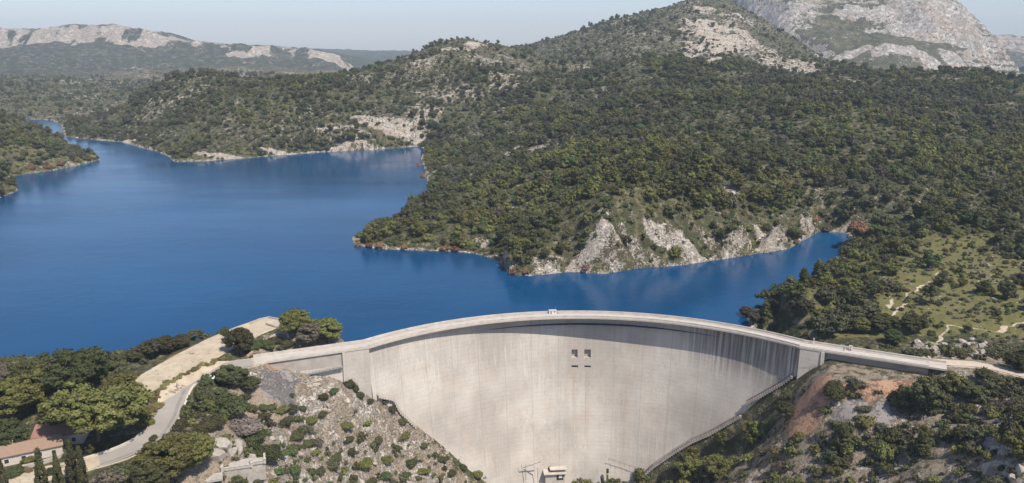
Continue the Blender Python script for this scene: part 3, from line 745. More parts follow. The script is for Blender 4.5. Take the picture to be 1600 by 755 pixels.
# inspection balcony and stair on the left wing
bal = MB(); rail = MB()
p0 = aL+dL*1.4+nL*1.0; p1 = aL+dL*15+nL*1.0
zb0, zb1 = -1.7, -2.6
for k in range(10):
    t0, t1 = k/10, (k+1)/10; a = p0.lerp(p1, t0); c_ = p0.lerp(p1, t1); z_ = zb0+(zb1-zb0)*t0
    mid = (a+c_)/2+nL*.6; ang = math.atan2((c_-a).y, (c_-a).x)
    bal.box((mid.x, mid.y, z_), ((c_-a).length, 1.2, .22), ang)
    q_ = a+nL*1.15; rail.bar((q_.x, q_.y, z_), (q_.x, q_.y, z_+1.1), .06)
    q2 = c_+nL*1.15; rail.bar((q_.x, q_.y, z_+1.1), (q2.x, q2.y, z_+1.1+(zb1-zb0)/10), .06); rail.bar((q_.x, q_.y, z_+.6), (q2.x, q2.y, z_+.6+(zb1-zb0)/10), .05)
    if k % 3 == 1: bal.box((a.x+nL.x*.4, a.y+nL.y*.4, z_-.5), (.3, .8, .8), ang)
for k in range(12):
    a = p1+dL*(-.0)+nL*.6; z_ = zb1-.25*(k+1); q_ = a-dL*.33*(k-3)*.5
    q_ = a+dL*(.9*math.sin(k/11*math.pi))+nL*(.0)
    bal.box((q_.x, q_.y, z_), (.5+.1*k % .3, 1.2, .2), math.atan2(dL.y, dL.x)); 
    rail.bar((q_.x+nL.x*.6, q_.y+nL.y*.6, z_), (q_.x+nL.x*.6, q_.y+nL.y*.6, z_+1.1), .06)
bo = dpart(bal.build('balcony', M_gsteel)); r_ = rail.build('railing', M_gsteel); r_.parent = bo
# the pale painted mark on the face
for sgn in (-1, 1):
    a = on_face(873+sgn*2.3, 683); c_ = on_face(873+sgn*2.0, 697); th_ = math.atan2(a[0]-DCX, a[1]-DCY)
    mb = MB(); w_ = .22
    V = [(a[0]-w_, a[1]-.06, a[2]), (a[0]+w_, a[1]-.06, a[2]), (c_[0]+w_, c_[1]-.06, c_[2]), (c_[0]-w_, c_[1]-.06, c_[2])]
    mb.prism(V, (0, -.02, 0)); dpart(mb.build('painted_mark', M_white))

# ------------------------------------------------------------------ things standing on and at the foot of the dam
def crest_pt(px, off):                      # a point on the crest road, given the photo column
    best = None
    for i in range(len(path)-1):
        for k in range(10):
            p_ = path[i].lerp(path[i+1], k/10); u = p_.x/depth(p_.y, ZC)*F+800
            if best is None or abs(u-px) < best[0]: best = (abs(u-px), p_, (path[i+1]-path[i]).normalized())
    _, p_, t = best; n = Vector((-t.y, t.x)); q_ = p_+n*off
    return q_.x, q_.y, math.atan2(t.y, t.x)
x, y, az = crest_pt(866, 5.2)
t_ = empty('crest_cabin', (x, y, ZC-.05), az, 'small white service cabin with a thin mast at the top of the dam crown', 'cabin')
MB().box((0, 0, .8), (3.4, 1.6, 1.5)).build('wall', M_white, t_, bevel=.05)
MB().box((0, 0, 1.63), (3.7, 1.9, .14)).build('roof', M_conc, t_, bevel=.03)
MB().box((-.8, -.82, .75), (.8, .06, 1.35)).build('door', M_gsteel, t_)
MB().box((.8, -.82, 1.0), (.7, .06, .5)).build('window', M_dark, t_)
MB().bar((1.5, .5, 1.7), (1.5, .5, 3.6), .05).build('mast', M_gsteel, t_)
MB().box((2.3, 0, .6), (.9, 1.2, 1.1)).build('annex', M_conc2, t_, bevel=.04)
x, y, az = crest_pt(1265, 5.0)
t_ = empty('lamp_post', (x, y, ZC), az, 'short pale post standing at the lakeside parapet above the right abutment', 'lamp post')
MB().bar((0, 0, 0), (0, 0, 2.4), .13, 8, .09).build('pole', M_white, t_); MB().box((0, -.25, 2.45), (.3, .8, .16)).build('lamp_head', M_white, t_)
x, y, az = crest_pt(1323, 4.6)
t_ = empty('electrical_cabinet', (x, y, ZC-.04), az, 'pale grey cabinet by the parapet on the right wing of the dam, between two people', 'cabinet')
MB().box((0, 0, .95), (1.3, .8, 1.7)).build('body', M_white, t_, bevel=.03); MB().box((0, 0, 1.84), (1.5, 1.0, .1)).build('lid', M_conc, t_); MB().box((0, -.42, .95), (.05, .04, 1.5)).build('door_seam', M_gsteel, t_)

# outlet works at the foot
pc = on_face(866, 737); th_ = math.atan2(pc[0]-DCX, pc[1]-DCY)
t_ = empty('outlet_building', (pc[0], pc[1], pc[2]), -th_, 'flat roofed concrete valve house against the foot of the dam', 'building')
sc_ = depth(pc[1], pc[2])/F
MB().box((0, -1.2, -3.0), (9.2, 5.4, 8.0)).build('wall', M_conc, t_, bevel=.06)
MB().box((-.2, -1.5, 1.25), (10.6, 6.8, .45)).build('roof', M_conc, t_, bevel=.05)
MB().box((1.5, -2.2, 2.9), (8.0, 3.2, .35)).build('canopy', M_conc, t_, bevel=.05)
MB().box((-1.9, -.9, 2.1), (1.6, 1.8, 1.4)).build('window', M_dark, t_)
MB().box((3.6, -.6, 2.1), (.4, 1.6, 1.3)).build('pillar', M_conc, t_)
MB().box((2.2, -3.95, -.9), (3.2, .12, 2.6)).build('door', M_dark, t_)
MB().box((2.4, -4.05, -.4), (1.6, .12, 1.4)).build('door_panel', M_white, t_)
pa = on_face(830, 725); 
t_ = empty('steel_gantry', pa, 0, 'thin grey steel gantry with sloping arms left of the valve house', 'gantry')
MB().bar((-2.6, -4, -6), (-2.6, -4, 1.8), .14).build('leg', M_gsteel, t_); MB().bar((3.0, -4, -7), (3.0, -4, .6), .14).build('leg', M_gsteel, t_)
MB().bar((-4.6, -4, 0), (4.4, -4, 3.4), .2).bar((-4.6, -4, 0), (-4.6, -4, 2.0), .1).build('boom', M_gsteel, t_)
MB().bar((-1.6, -4, 2.6), (3.2, -4, 0.2), .2).build('strut', M_conc, t_)
pa = on_face(948, 738)
t_ = empty('signal_post', (pa[0], pa[1]-3, pa[2]-1), 0, 'small black post with a yellow band and round box at the dam foot', 'post')
MB().bar((0, 0, -4), (0, 0, 2.0), .5, 10).build('pole', M_steel, t_); MB().bar((0, 0, 2.5), (0, 0, 4.4), .62, 10).build('head', M_dark, t_)
MB().bar((0, 0, 1.6), (0, 0, 2.5), .56, 10).build('band', simple('yellow_paint', (.65,.5,.12)), t_)
MB().bar((-2.4, 0, -3), (-2.4, 0, -.2), .7, 10).build('round_box', M_dark, t_)

# rock stairways along the contact
def stairway(name, label, px, zoff, mat, railmat, side=-1, onface=True, off=1.4):
    pts = []
    for c_ in px:
        p_ = on_face(*c_) if onface else hit(*c_)
        if onface:
            th = math.atan2(p_[0]-DCX, p_[1]-DCY); p_ = (p_[0]-math.sin(th)*off, p_[1]-math.cos(th)*off, p_[2]+.4)
        pts.append(Vector(p_))
    t_ = empty(name, pts[0], 0, label, 'stairway'); o0 = pts[0]
    st_ = MB(); rl = MB()
    for a, b_ in zip(pts[:-1], pts[1:]):
        d_ = b_-a; L = max(1, int(d_.length/1.2)); ang = math.atan2(d_.y, d_.x)
        for k in range(L):
            c_ = a.lerp(b_, (k+.5)/L)-o0; st_.box((c_.x, c_.y, c_.z-.6+zoff), (Vector((d_.x, d_.y)).length/L*1.02+.02, 1.3, 1.2), ang)
        nn = Vector((-d_.y, d_.x, 0)).normalized()
        for s_ in (-.6, .6):
            A = a-o0+nn*s_; B = b_-o0+nn*s_
            for hh in (.55, 1.1): rl.bar(A+Vector((0, 0, hh)), B+Vector((0, 0, hh)), .07, 5)
            m_ = max(1, int(d_.length/2.2))
            for k in range(m_+1):
                c_ = A.lerp(B, k/m_); rl.bar(c_, c_+Vector((0, 0, 1.12)), .06, 5)
    st_.build('steps', mat, t_); rl.build('handrail', railmat, t_)
    return t_
stairway('rock_stairway', 'railed stairway dropping from right abutment along the dam face', [(1241,586),(1226,597),(1196,614),(1168,629)], 0, M_conc2, M_steel)
stairway('rock_stairway', 'dark railed stairway along the lower right edge of the dam face', [(1160,648),(1135,662),(1110,676),(1082,688),(1052,706),(1020,728),(996,750)], 0, M_conc2, M_steel)
stairway('rock_stairway', 'short pale walled stairway at the left foot of the dam wall', [(588,619),(612,624),(622,643),(648,668)], .6, M_conc, M_conc2, off=1.2)
def railing(label, pts, name='handrail_fence', mat=None):
    mb = MB(); o0 = Vector(pts[0])
    for a, b_ in zip(pts[:-1], pts[1:]):
        A = Vector(a)-o0; B = Vector(b_)-o0
        for hh in (.55, 1.1): mb.bar(A+Vector((0, 0, hh)), B+Vector((0, 0, hh)), .05, 5)
        n_ = max(1, int((B-A).length/2))
        for k in range(n_+1): c_ = A.lerp(B, k/n_); mb.bar(c_-Vector((0, 0, .8)), c_+Vector((0, 0, 1.12)), .05, 5)
    o = mb.build(name, mat or M_steel); o.location = o0; return tag(o, label, 'railing')
railing('thin railing at foot of the dam right of the black post', [(on_face(x_, y_)[0], on_face(x_, y_)[1]-2, on_face(x_, y_)[2]) for x_, y_ in ((950,716),(975,724),(998,732))])
def wingpt(t, off, z): q_ = aR.lerp(wR, t)+nR*off; return (q_.x, q_.y, z)
railing('low dark railing at the foot of the right wing wall', [wingpt(.0, 4.2, 0), wingpt(.2, 4, .6), wingpt(.3, 3.2, 1.6), wingpt(.75, 3, 1.7), wingpt(.95, 2.6, 3.2)])
q0 = eR+nR*3.4; q1 = aR+nR*3.6
railing('dark railing below the right abutment block', [(q0.x-1, q0.y-1, -3), (q0.x, q0.y, -4.4), (q0.lerp(q1, .5).x, q0.lerp(q1, .5).y, -3), (q1.x, q1.y, -1.5)])
# ------------------------------------------------------------------ plants: prototypes
def leaf_mat(name, c, c2, brown=None):
    m, nt, b = new_mat(name); g = G(nt); p = g.obj()
    oi = g.n.new('ShaderNodeObjectInfo')
    n = g.noise(p, .9, 3, .6); n2 = g.noise(p, 7, 2, .5)
    col = g.mix(g.ramp(n, [(.35, 0), (.65, 1)]), c, c2)
    col = g.mix(g.ramp(n2, [(.3, .35), (.7, 0)]), col, tuple(x*.55 for x in c))
    hs = g.n.new('ShaderNodeHueSaturation'); g.l.new(col, hs.inputs['Color'])
    g.l.new(g.math('ADD', g.math('MULTIPLY', oi.outputs['Random'], .05), .475), hs.inputs['Hue'])
    g.l.new(g.math('ADD', g.math('MULTIPLY', oi.outputs['Random'], .55), .72), hs.inputs['Value'])
    hs.inputs['Saturation'].default_value = .92
    g.l.new(hs.outputs[0], b.inputs['Base Color']); b.inputs['Roughness'].default_value = .75
    b.inputs['Specular IOR Level'].default_value = .2
    return m
TONES = {
 'dark green': leaf_mat('pine_needles_dark', (.068,.070,.025), (.106,.104,.040)),
 'grey green': leaf_mat('pine_needles_grey', (.074,.075,.037), (.106,.101,.054)),
 'yellow green': leaf_mat('pine_needles_yellow', (.118,.120,.028), (.168,.160,.045)),
 'bright green': leaf_mat('shrub_leaves_bright', (.062,.084,.026), (.090,.112,.040)),
 'rusty brown': leaf_mat('dead_needles', (.20,.095,.050), (.28,.150,.085)),
 'dull brown': leaf_mat('dry_needles', (.105,.085,.060), (.14,.115,.085)),
 'pale grey': leaf_mat('bare_twigs', (.20,.165,.14), (.28,.235,.20)),
 'straw': leaf_mat('dry_shrub', (.20,.165,.055), (.26,.22,.10)),
}
M_bark = simple('bark', (.14,.115,.09), (.085,.07,.055), 1.5, .95, .05)
ICO = None
def ico():
    global ICO
    if ICO is None:
        bm = bmesh.new(); bmesh.ops.create_icosphere(bm, subdivisions=1, radius=1)
        ICO = (np.array([v.co[:] for v in bm.verts]), np.array([[v.index for v in f.verts] for f in bm.faces])); bm.free()
    return ICO
def crown_mesh(name, seed, mat, clumps, leaves, leaf, shape='round', cr=.30, core=True, squash=.62):
    """unit crown: radius about 1, base at z=0.25, top at about z=1.9 times; many small leaf faces on overlapping clumps"""
    r = np.random.default_rng(seed); V = []; Fq = []; nv = 0; mats = []
    C = []; tries = 0
    while len(C) < clumps and tries < clumps*60:
        tries += 1
        d = r.normal(size=3); d /= np.linalg.norm(d); rad = r.uniform(.35, 1)**.45
        if shape == 'round': p = d*rad*np.array([.78, .78, .62]); p[2] += .95
        elif shape == 'umbrella': p = d*rad*np.array([.95, .95, .36]); p[2] += 1.25+.12*r.normal()
        elif shape == 'bush': p = d*rad*np.array([.75, .75, .42]); p[2] = abs(p[2])+.18
        elif shape == 'cone':
            h = r.uniform(0, 1)**1.3; a = r.uniform(0, 2*math.pi); q = (1-h)*.72*r.uniform(.5, 1)+.04; p = np.array([q*math.cos(a), q*math.sin(a), .35+h*1.7])
        elif shape == 'column':
            h = r.uniform(0, 1); a = r.uniform(0, 2*math.pi); q = .8*min(1, (1-h)*1.6+.04)*min(1, h*4+.5); p = np.array([q*math.cos(a), q*math.sin(a), .1+h*8.6])
        C.append(p)
    C = np.array(C); asym = 1+.22*np.sin(np.arctan2(C[:, 1], C[:, 0])*2+seed)+.12*np.sin(np.arctan2(C[:, 1], C[:, 0])*3+2*seed)
    if shape not in ('column', 'cone'): C[:, :2] *= asym[:, None]
    iv, if_ = ico()
    for p in C:
        c_ = cr*r.uniform(.65, 1.25); sq = squash*r.uniform(.8, 1.2) if shape != 'column' else 1.8
        if core:
            k = iv*np.array([c_, c_, c_*sq])*.70*(1+.16*r.normal(size=(len(iv), 1)))+p
            V.append(k); Fq.append([tuple(f+nv) for f in if_]); nv += len(k)
        d = r.normal(size=(leaves, 3)); d[:, 2] = d[:, 2]*.8+.25; d /= np.linalg.norm(d, axis=1)[:, None]
        pos = p+d*np.array([c_, c_, c_*sq])*r.uniform(.66, 1.22, (leaves, 1))
        n = d+r.normal(size=(leaves, 3))*.45; n /= np.linalg.norm(n, axis=1)[:, None]
        t = np.cross(n, r.normal(size=(leaves, 3))); t /= np.linalg.norm(t, axis=1)[:, None]; b_ = np.cross(n, t)
        s_ = leaf*r.uniform(.6, 1.4, (leaves, 1))
        q = np.stack([pos-t*s_, pos+b_*s_*.7, pos+t*s_, pos-b_*s_*.7], 1).reshape(-1, 3)
        V.append(q); Fq.append([(nv+4*i, nv+4*i+1, nv+4*i+2, nv+4*i+3) for i in range(leaves)]); nv += len(q)
    me = bpy.data.meshes.new(name); me.from_pydata(np.concatenate(V).tolist(), [], [f for l in Fq for f in l]); me.materials.append(mat); me.update()
    return me
def trunk_mesh(name, seed, h=1.1, r0=.055, limbs=5, spread=.6, shape='round'):
    r = random.Random(seed); mb = MB(); p = Vector((0, 0, -.12)); pts = [p]
    for k in range(4):
        p = p+Vector((r.uniform(-.05, .05), r.uniform(-.05, .05), h/3.6)); pts.append(p)
    for i in range(4): mb.bar(pts[i], pts[i+1], r0*(1-.17*i), 7, r0*(1-.17*(i+1)))
    for k in range(limbs):
        a = 2*math.pi*k/limbs+r.uniform(-.4, .4); s_ = pts[2+k % 3]
        e = s_+Vector((math.cos(a)*spread*r.uniform(.6, 1), math.sin(a)*spread*r.uniform(.6, 1), r.uniform(.15, .4)))
        mb.bar(s_, e, r0*.42, 5, r0*.12)
    me = bpy.data.meshes.new(name); me.from_pydata(mb.v, [], mb.f); me.materials.append(M_bark); me.update()
    return me
PINE = {}; LOW = {}; BUSH = {}
SHN = {'round': 3, 'umbrella': 1}
def dens(q):                                  # clumps, leaves, leaf size for three grades of detail
    return {'hi': (150, 130, .038), 'mid': (46, 54, .066), 'low': (18, 18, .12)}[q]
def pine_set(q, tone):
    k = (q, tone)
    if k not in PINE:
        c_, l_, s_ = dens(q); PINE[k] = []
        for i, sh in enumerate(('round', 'umbrella', 'round', 'cone')):
            cc = {'hi': .175, 'mid': .27, 'low': .40}[q]
            PINE[k].append((crown_mesh('crown', 11*i+hash(q) % 1+len(PINE), TONES[tone], c_, l_, s_, sh, cc), trunk_mesh('trunk', i, shape=sh)))
    return PINE[k]
def bush_set(q, tone):
    k = (q, tone)
    if k not in BUSH:
        c_, l_, s_ = {'hi': (70, 110, .048), 'mid': (20, 44, .085), 'low': (7, 14, .19)}[q]
        BUSH[k] = [crown_mesh('shrub', 50+i+len(BUSH)*3, TONES[tone], c_, l_, s_, 'bush', {'hi': .26, 'mid': .34, 'low': .45}[q], squash=.8) for i in range(3)]
    return BUSH[k]
protoE = {}
def put_tree(x, y, z, rad, hgt, tone, q, shape_i, label, group=None, name='pine_tree', rz=None, cat='tree'):
    cm, tm = pine_set(q, tone)[shape_i]
    e = bpy.data.objects.new(name, None); COL.objects.link(e); e.location = (x, y, z-.15)
    e.rotation_euler = (0, 0, rnd.uniform(0, 6.28) if rz is None else rz); e.scale = (rad, rad, hgt/1.75)
    tag(e, label, cat, group)
    for nm, me in (('crown', cm), ('trunk', tm)):
        o = bpy.data.objects.new(nm, me); COL.objects.link(o); o.parent = e
    return e
def put_bush(x, y, z, rad, hgt, tone, q, label, group=None, name='shrub', cat='shrub'):
    me = rnd.choice(bush_set(q, tone))
    o = bpy.data.objects.new(name, me); COL.objects.link(o); o.location = (x, y, z-.1)
    o.rotation_euler = (0, 0, rnd.uniform(0, 6.28)); k_ = rnd.uniform(.72, 1.35); o.scale = (rad*k_, rad/k_, hgt/.85*rnd.uniform(.75, 1.1))
    return tag(o, label, cat, group)
def proj(x, y, z):
    d = y*CP+(CAMZ-z)*SP
    return 800+F*x/d, 377.5-F*((z-CAMZ)*CP+y*SP)/d, d

# ------------------------------------------------------------------ named plants near the viewer (photo position of the foot, crown radius m, height m)
KEEP = []                                    # clear zones for the scattered wood
def hero(px, py, rad, hgt, tone, shp, label, q='hi', bush=False, name=None, cat=None, group=None):
    c_ = hit(px, py)
    if c_ is None: print('hero miss', px, py); return
    z = float(height([c_[0]], [c_[1]])[0]); KEEP.append((c_[0], c_[1], rad))
    if bush: return put_bush(c_[0], c_[1], z, rad, hgt, tone, q, label, group, name or 'shrub', cat or 'shrub')
    return put_tree(c_[0], c_[1], z, rad, hgt, tone, q, shp, label, group, name or 'pine_tree', cat=cat or 'tree')
WG = 'pines of the grove between the lake and the houses'
for a in [
 (158,698,13.5,19,'yellow green',1,'broad umbrella pine overhanging the red tiled house, largest crown of the grove'),
 (120,628,11,17,'bright green',1,'tall bright green pine at the top of the grove beside the blue water'),
 (70,640,9,16,'yellow green',0,'rounded pine just left of the tallest pine in the grove'),
 (190,628,7,11,'yellow green',0,'small pine at the right end of the grove beside the sandy terrace'),
 (20,655,10,15,'yellow green',0,'olive green pine at the left picture edge behind the long house'),
 (95,672,8,13,'dark green',0,'shaded dark pine right behind the red tiled house'),
 (15,612,7,11,'dull brown',0,'brownish pine at the left edge against the water'),
 (45,612,6,11,'dark green',1,'flat topped dark pine near the left edge against the water'),
 (150,600,6,10,'bright green',0,'small green pine peeping between the big grove crowns by the water'),
]: hero(*a, group=WG)
hero(12,705,8,11,'bright green',0,'round leafy tree left of the long tiled house', name='leafy_tree')
hero(376,553,6.2,12,'dark green',0,'lone dark pine on the sandy terrace by the start of the dam road')
hero(462,528,7.5,13,'yellow green',0,'tallest green pine of the clump beside the left end of the dam crest')
hero(485,538,7.5,10.5,'dull brown',0,'brownish grey pine at the front of the clump beside the dam crest')
hero(512,532,8,10,'yellow green',0,'yellowish pine in the middle of the clump beside the dam crest')
hero(540,530,7.5,8.5,'yellow green',0,'smaller pine at the right end of the clump beside the dam crest')
hero(562,526,5,4,'bright green',0,'low bush at the far right end of the clump beside the dam crest', bush=True)
hero(362,605,6,9,'dark green',0,'dark bushy pine beside the white car')
hero(392,612,4,6,'dark green',2,'smaller dark pine right of the one beside the white car')
hero(352,600,4,5.5,'grey green',2,'greyish small pine directly behind the white car')
hero(265,752,9.5,15,'yellow green',0,'large bushy pine at the bottom beside the stone belvedere')
hero(300,735,8,12,'yellow green',2,'bushy pine between the belvedere and the road bend')
hero(240,770,7.5,12,'dark green',0,'dark lower pine at the bottom edge by the road')
hero(355,648,8.5,6,'bright green',0,'bright green rounded bush on the slope above the belvedere', bush=True)
hero(375,672,7,5.5,'pale grey',0,'silvery grey bush in front of the bright green bush', bush=True)
hero(398,690,6,6,'bright green',0,'green bush running down the slope right of the silvery bush', bush=True)
hero(415,720,5.5,6,'bright green',0,'lowest bush of the green row beside the belvedere rocks', bush=True)
hero(330,668,5,5,'dark green',0,'dark bush left of the silvery bush near the road wall', bush=True)
hero(172,765,5,7,'dull brown',0,'leafless looking brown tree at the bottom edge on the road side', q='mid', name='bare_tree')
hero(430,537,3.2,3.4,'dark green',0,'dark shrub on the terrace left of the brownish pine', bush=True)
hero(415,545,4.5,3.4,'bright green',0,'spreading green shrub between the lone pine and the dam road', bush=True)
hero(398,548,4,4,'bright green',0,'green shrub touching the lone pine on the terrace', bush=True)
hero(448,545,3,3,'dark green',0,'dark shrub at the corner of the dam road and the terrace', bush=True)
hero(352,522,2.2,3.2,'dark green',0,'very dark round bush on the terrace edge left of the lone pine', bush=True)
hero(383,505,4,5,'yellow green',0,'small pine at the lakeside edge of the terrace behind the lone pine', bush=True, name='shrub')
hero(240,690,2.0,2,'dark green',0,'small dark bush at the inner road corner by the houses', bush=True)
hero(228,664,3.2,4,'yellow green',0,'yellow green bush between the terrace and the road', bush=True)
hero(245,640,2.4,2.6,'straw',0,'dry straw coloured bush between the terrace and the road', bush=True)
# trees at the lakeside edge of the sandy terrace
for i, (px, py, r_, h_) in enumerate([(215,566,4,6),(238,560,4.5,7),(262,553,5,7.5),(285,544,4.5,6.5),(305,534,3.5,4.5),(322,526,3,4),(338,518,3,3.6)]):
    hero(px, py, r_, h_, ('dark green', 'grey green', 'dark green')[i % 3], i % 3, 'dark shrubby pine at the lakeside edge of the sandy terrace, %s from the left' % ['first','second','third','fourth','fifth','sixth','seventh'][i], group='shrubby pines along the lakeside edge of the terrace')
_c = hit(505, 528); KEEP.append((_c[0], _c[1]+4, 24)); _c = hit(440, 520); KEEP.append((_c[0], _c[1], 14))
# cypresses by the road
CY = [crown_mesh('foliage', 900+i, TONES['dark green'], 150, 26, .17, 'column', .34, squash=1.5) for i in range(2)]
for i, (px, py, hh, lab) in enumerate([(8,775,12,'leftmost cypress, at the picture edge below the long house'),(68,772,15,'slender dark cypress in front of the right end of the long house'),(94,770,12.5,'thin cypress between two taller ones in front of the red tiled house'),(116,757,14.5,'tallest dark cypress with its shadow on the road'),(131,765,14,'rightmost cypress of the row beside the road')]):
    c_ = hit(px, py); k = hh/9.3
    e = empty('cypress', (c_[0], c_[1], c_[2]), rnd.uniform(0, 6), lab, 'tree', 'cypresses in a row beside the road'); e.scale = (k*.95, k*.95, k)
    o = bpy.data.objects.new('foliage', CY[i % 2]); COL.objects.link(o); o.parent = e
    MB().bar((0, 0, -.3), (0, 0, .6), .12).build('trunk', M_bark, e); KEEP.append((c_[0], c_[1], 2))
# right side foreground and middle: notable ones
hero(1302,624,5.2,6.5,'dark green',0,'dark bush in front of the right wing wall of the dam', bush=True)
hero(1228,655,5,8,'dark green',0,'dark tree on the red earth beside the lower right end of the dam')
hero(1232,622,3.5,4,'dark green',0,'dark bush just below the right abutment stair', bush=True)
for a in [(1508,622,5.5,7,'dark green','dark bushy tree on the pale ground at the end of the right road'),(1540,600,4.5,6,'dark green','smaller dark tree right of the road end'),(1590,580,5,7,'dark green','dark tree at the right picture edge above the road')]:
    hero(a[0], a[1], a[2], a[3], a[4], 0, a[5])
for a in [(1380,520,6.5,9,'dark green','dark round pine by the lakeside parapet of the right wing'),(1425,522,6.5,9.5,'dark green','dark pine beside the pale rocks at the right road end'),(1395,538,5,6.5,'bright green','bright low pine directly behind the right wing parapet'),(1340,520,5.5,8,'yellow green','yellowish pine behind the right wing of the dam'),
          (1290,505,5.5,8,'yellow green','yellow green pine behind the right abutment'),(1250,495,5.5,8.5,'grey green','tall greyish pine near the water behind the right abutment'),(1205,492,5,8,'dark green','dark pine close to the water right of the dam crest'),(1165,497,3.5,6,'dull brown','brownish tree at the water tip behind the dam crest'),(1180,505,4,6.5,'grey green','greyish tree at the water tip behind the dam crest')]:
    hero(a[0], a[1], a[2], a[3], a[4], 0, a[5])
for i, (px, py, r_, h_) in enumerate(sorted([(505,622,2.4,2.2),(522,612,2.2,2),(545,606,2.2,4.5),(556,612,1.8,3),(562,622,2.4,2.4),(578,632,2,2),(602,632,2.2,2),(612,645,2.6,3),(628,665,2.4,2.6),(440,645,3,2.4),(470,640,2,1.8),(485,660,2.6,2.4),(448,662,2.4,2.2),(465,690,3.4,2.8),(482,700,3,2.6),(505,655,2.2,2),(540,668,3,2.8),(545,692,2.4,2),(525,722,3.4,2.6),(550,715,2.2,2),(572,732,3.6,3),(590,690,2.6,2.4),(605,722,3,2.6),(620,700,2.4,2),(640,722,3.2,2.6),(662,700,2.4,2.2),(690,722,2.6,2.6),(730,708,2.6,3.2),(745,748,3,3),(410,640,2.4,2),(386,622,2,1.6),(600,750,3,2.4),(632,745,2.6,2.2),(500,738,2.8,2.2),(430,705,2.2,2),(705,745,2.6,2.4),(722,735,2.4,2.6),(455,612,1.6,1.2),(660,742,3,2.4),(580,755,3,2.4)])):
    hero(px, py, r_, h_, ('dark green', 'dark green', 'grey green', 'yellow green', 'dark green', 'bright green')[i*5 % 6], 0, 'green bush on the pale rocky slope left of the dam, %s from the left there' % ['first','second','third','fourth','fifth','sixth','seventh','eighth','ninth','tenth','eleventh','twelfth','thirteenth','fourteenth','fifteenth','sixteenth','seventeenth','eighteenth','nineteenth','twentieth','21st','22nd','23rd','24th','25th','26th','27th','28th','29th','30th','31st','32nd','33rd','34th','35th','36th','37th','38th','39th','40th'][i], bush=True, group='bushes on the rocky slope left of the dam')
for px, py, r_, h_, t_, lab in [(48,722,2.6,2.6,'yellow green','yellow green garden bush in front of the long house'),(62,712,2.2,3,'yellow green','yellow green bush at the right end of the long house'),(24,742,3,2.6,'bright green','garden bush left of the second cypress'),(84,700,2.2,2.4,'bright green','garden bush between the two houses'),(112,712,3,2.2,'dark green','dark hedge bush behind the tallest cypress'),(140,706,3.2,2.4,'dark green','dark hedge bush under the umbrella pine nearest the road'),(165,700,3.2,2.6,'dark green','dark hedge bush under the right side of the umbrella pine'),(188,692,2.8,2.4,'dark green','dark hedge bush where the road meets the terrace foot'),(40,738,2,1.6,'straw','pale dry garden bush by the grey garden wall'),(80,740,2,1.8,'bright green','small green bush between two cypresses')]:
    hero(px, py, r_, h_, t_, 0, lab, bush=True)
# drowned and dead brown trees along the shore
for i, (px, py, r_, h_, t_) in enumerate([(560,387,3,4.5,'rusty brown'),(577,389,3,4,'rusty brown'),(593,390,3.2,4.5,'rusty brown'),(632,392,2.6,3.6,'rusty brown'),(695,392,3.2,3.4,'rusty brown'),(712,394,3,3.4,'rusty brown'),(772,411,1.8,2.6,'rusty brown'),(802,432,2.6,3.8,'rusty brown'),(822,429,2.4,2.6,'rusty brown'),
    (655,262,4,6,'rusty brown'),(661,280,4,5,'rusty brown'),(632,318,3.6,5,'rusty brown'),(640,312,3,4,'rusty brown'),(1338,362,6.5,9,'rusty brown'),(1352,368,4,5,'rusty brown'),(1270,366,4,4.5,'rusty brown'),(1250,370,3.5,4,'rusty brown'),(1290,364,3.5,4.5,'dull brown'),(1310,378,3.5,4.5,'pale grey'),(1325,384,4,5,'pale grey'),(1340,388,3,4,'pale grey'),
    (915,427,3,3,'rusty brown'),(1205,402,2.5,3,'rusty brown'),(1243,392,2.5,3.5,'rusty brown'),(75,265,4,6,'rusty brown'),(50,268,4,5,'rusty brown'),(95,262,4,5,'rusty brown'),(120,256,4,5,'straw'),(145,250,4,5,'straw'),(20,300,3.5,5,'straw'),(5,304,3.5,4,'straw')]):
    w_ = ('on the left bank' if px < 200 else 'at the tip of the wooded peninsula' if px < 600 and py > 330 else 'on the near shore of the peninsula' if py > 386 and px < 1250 else 'in the head of the narrow inlet' if px > 1200 else 'on the far side shore of the peninsula')
    o = hero(px, py-1, r_, h_, t_, 0, None, q='mid', bush=True, name='dead_tree', cat='tree', group='dead and drowned trees along the waterline')
    if o:
        nth = ['first','second','third','fourth','fifth','sixth','seventh','eighth','ninth','tenth']
        globals().setdefault('_dn', {}); _dn[w_] = _dn.get(w_, 0)+1
        o['label'] = '%s %s dead tree from the left %s' % (nth[_dn[w_]-1], t_, w_)

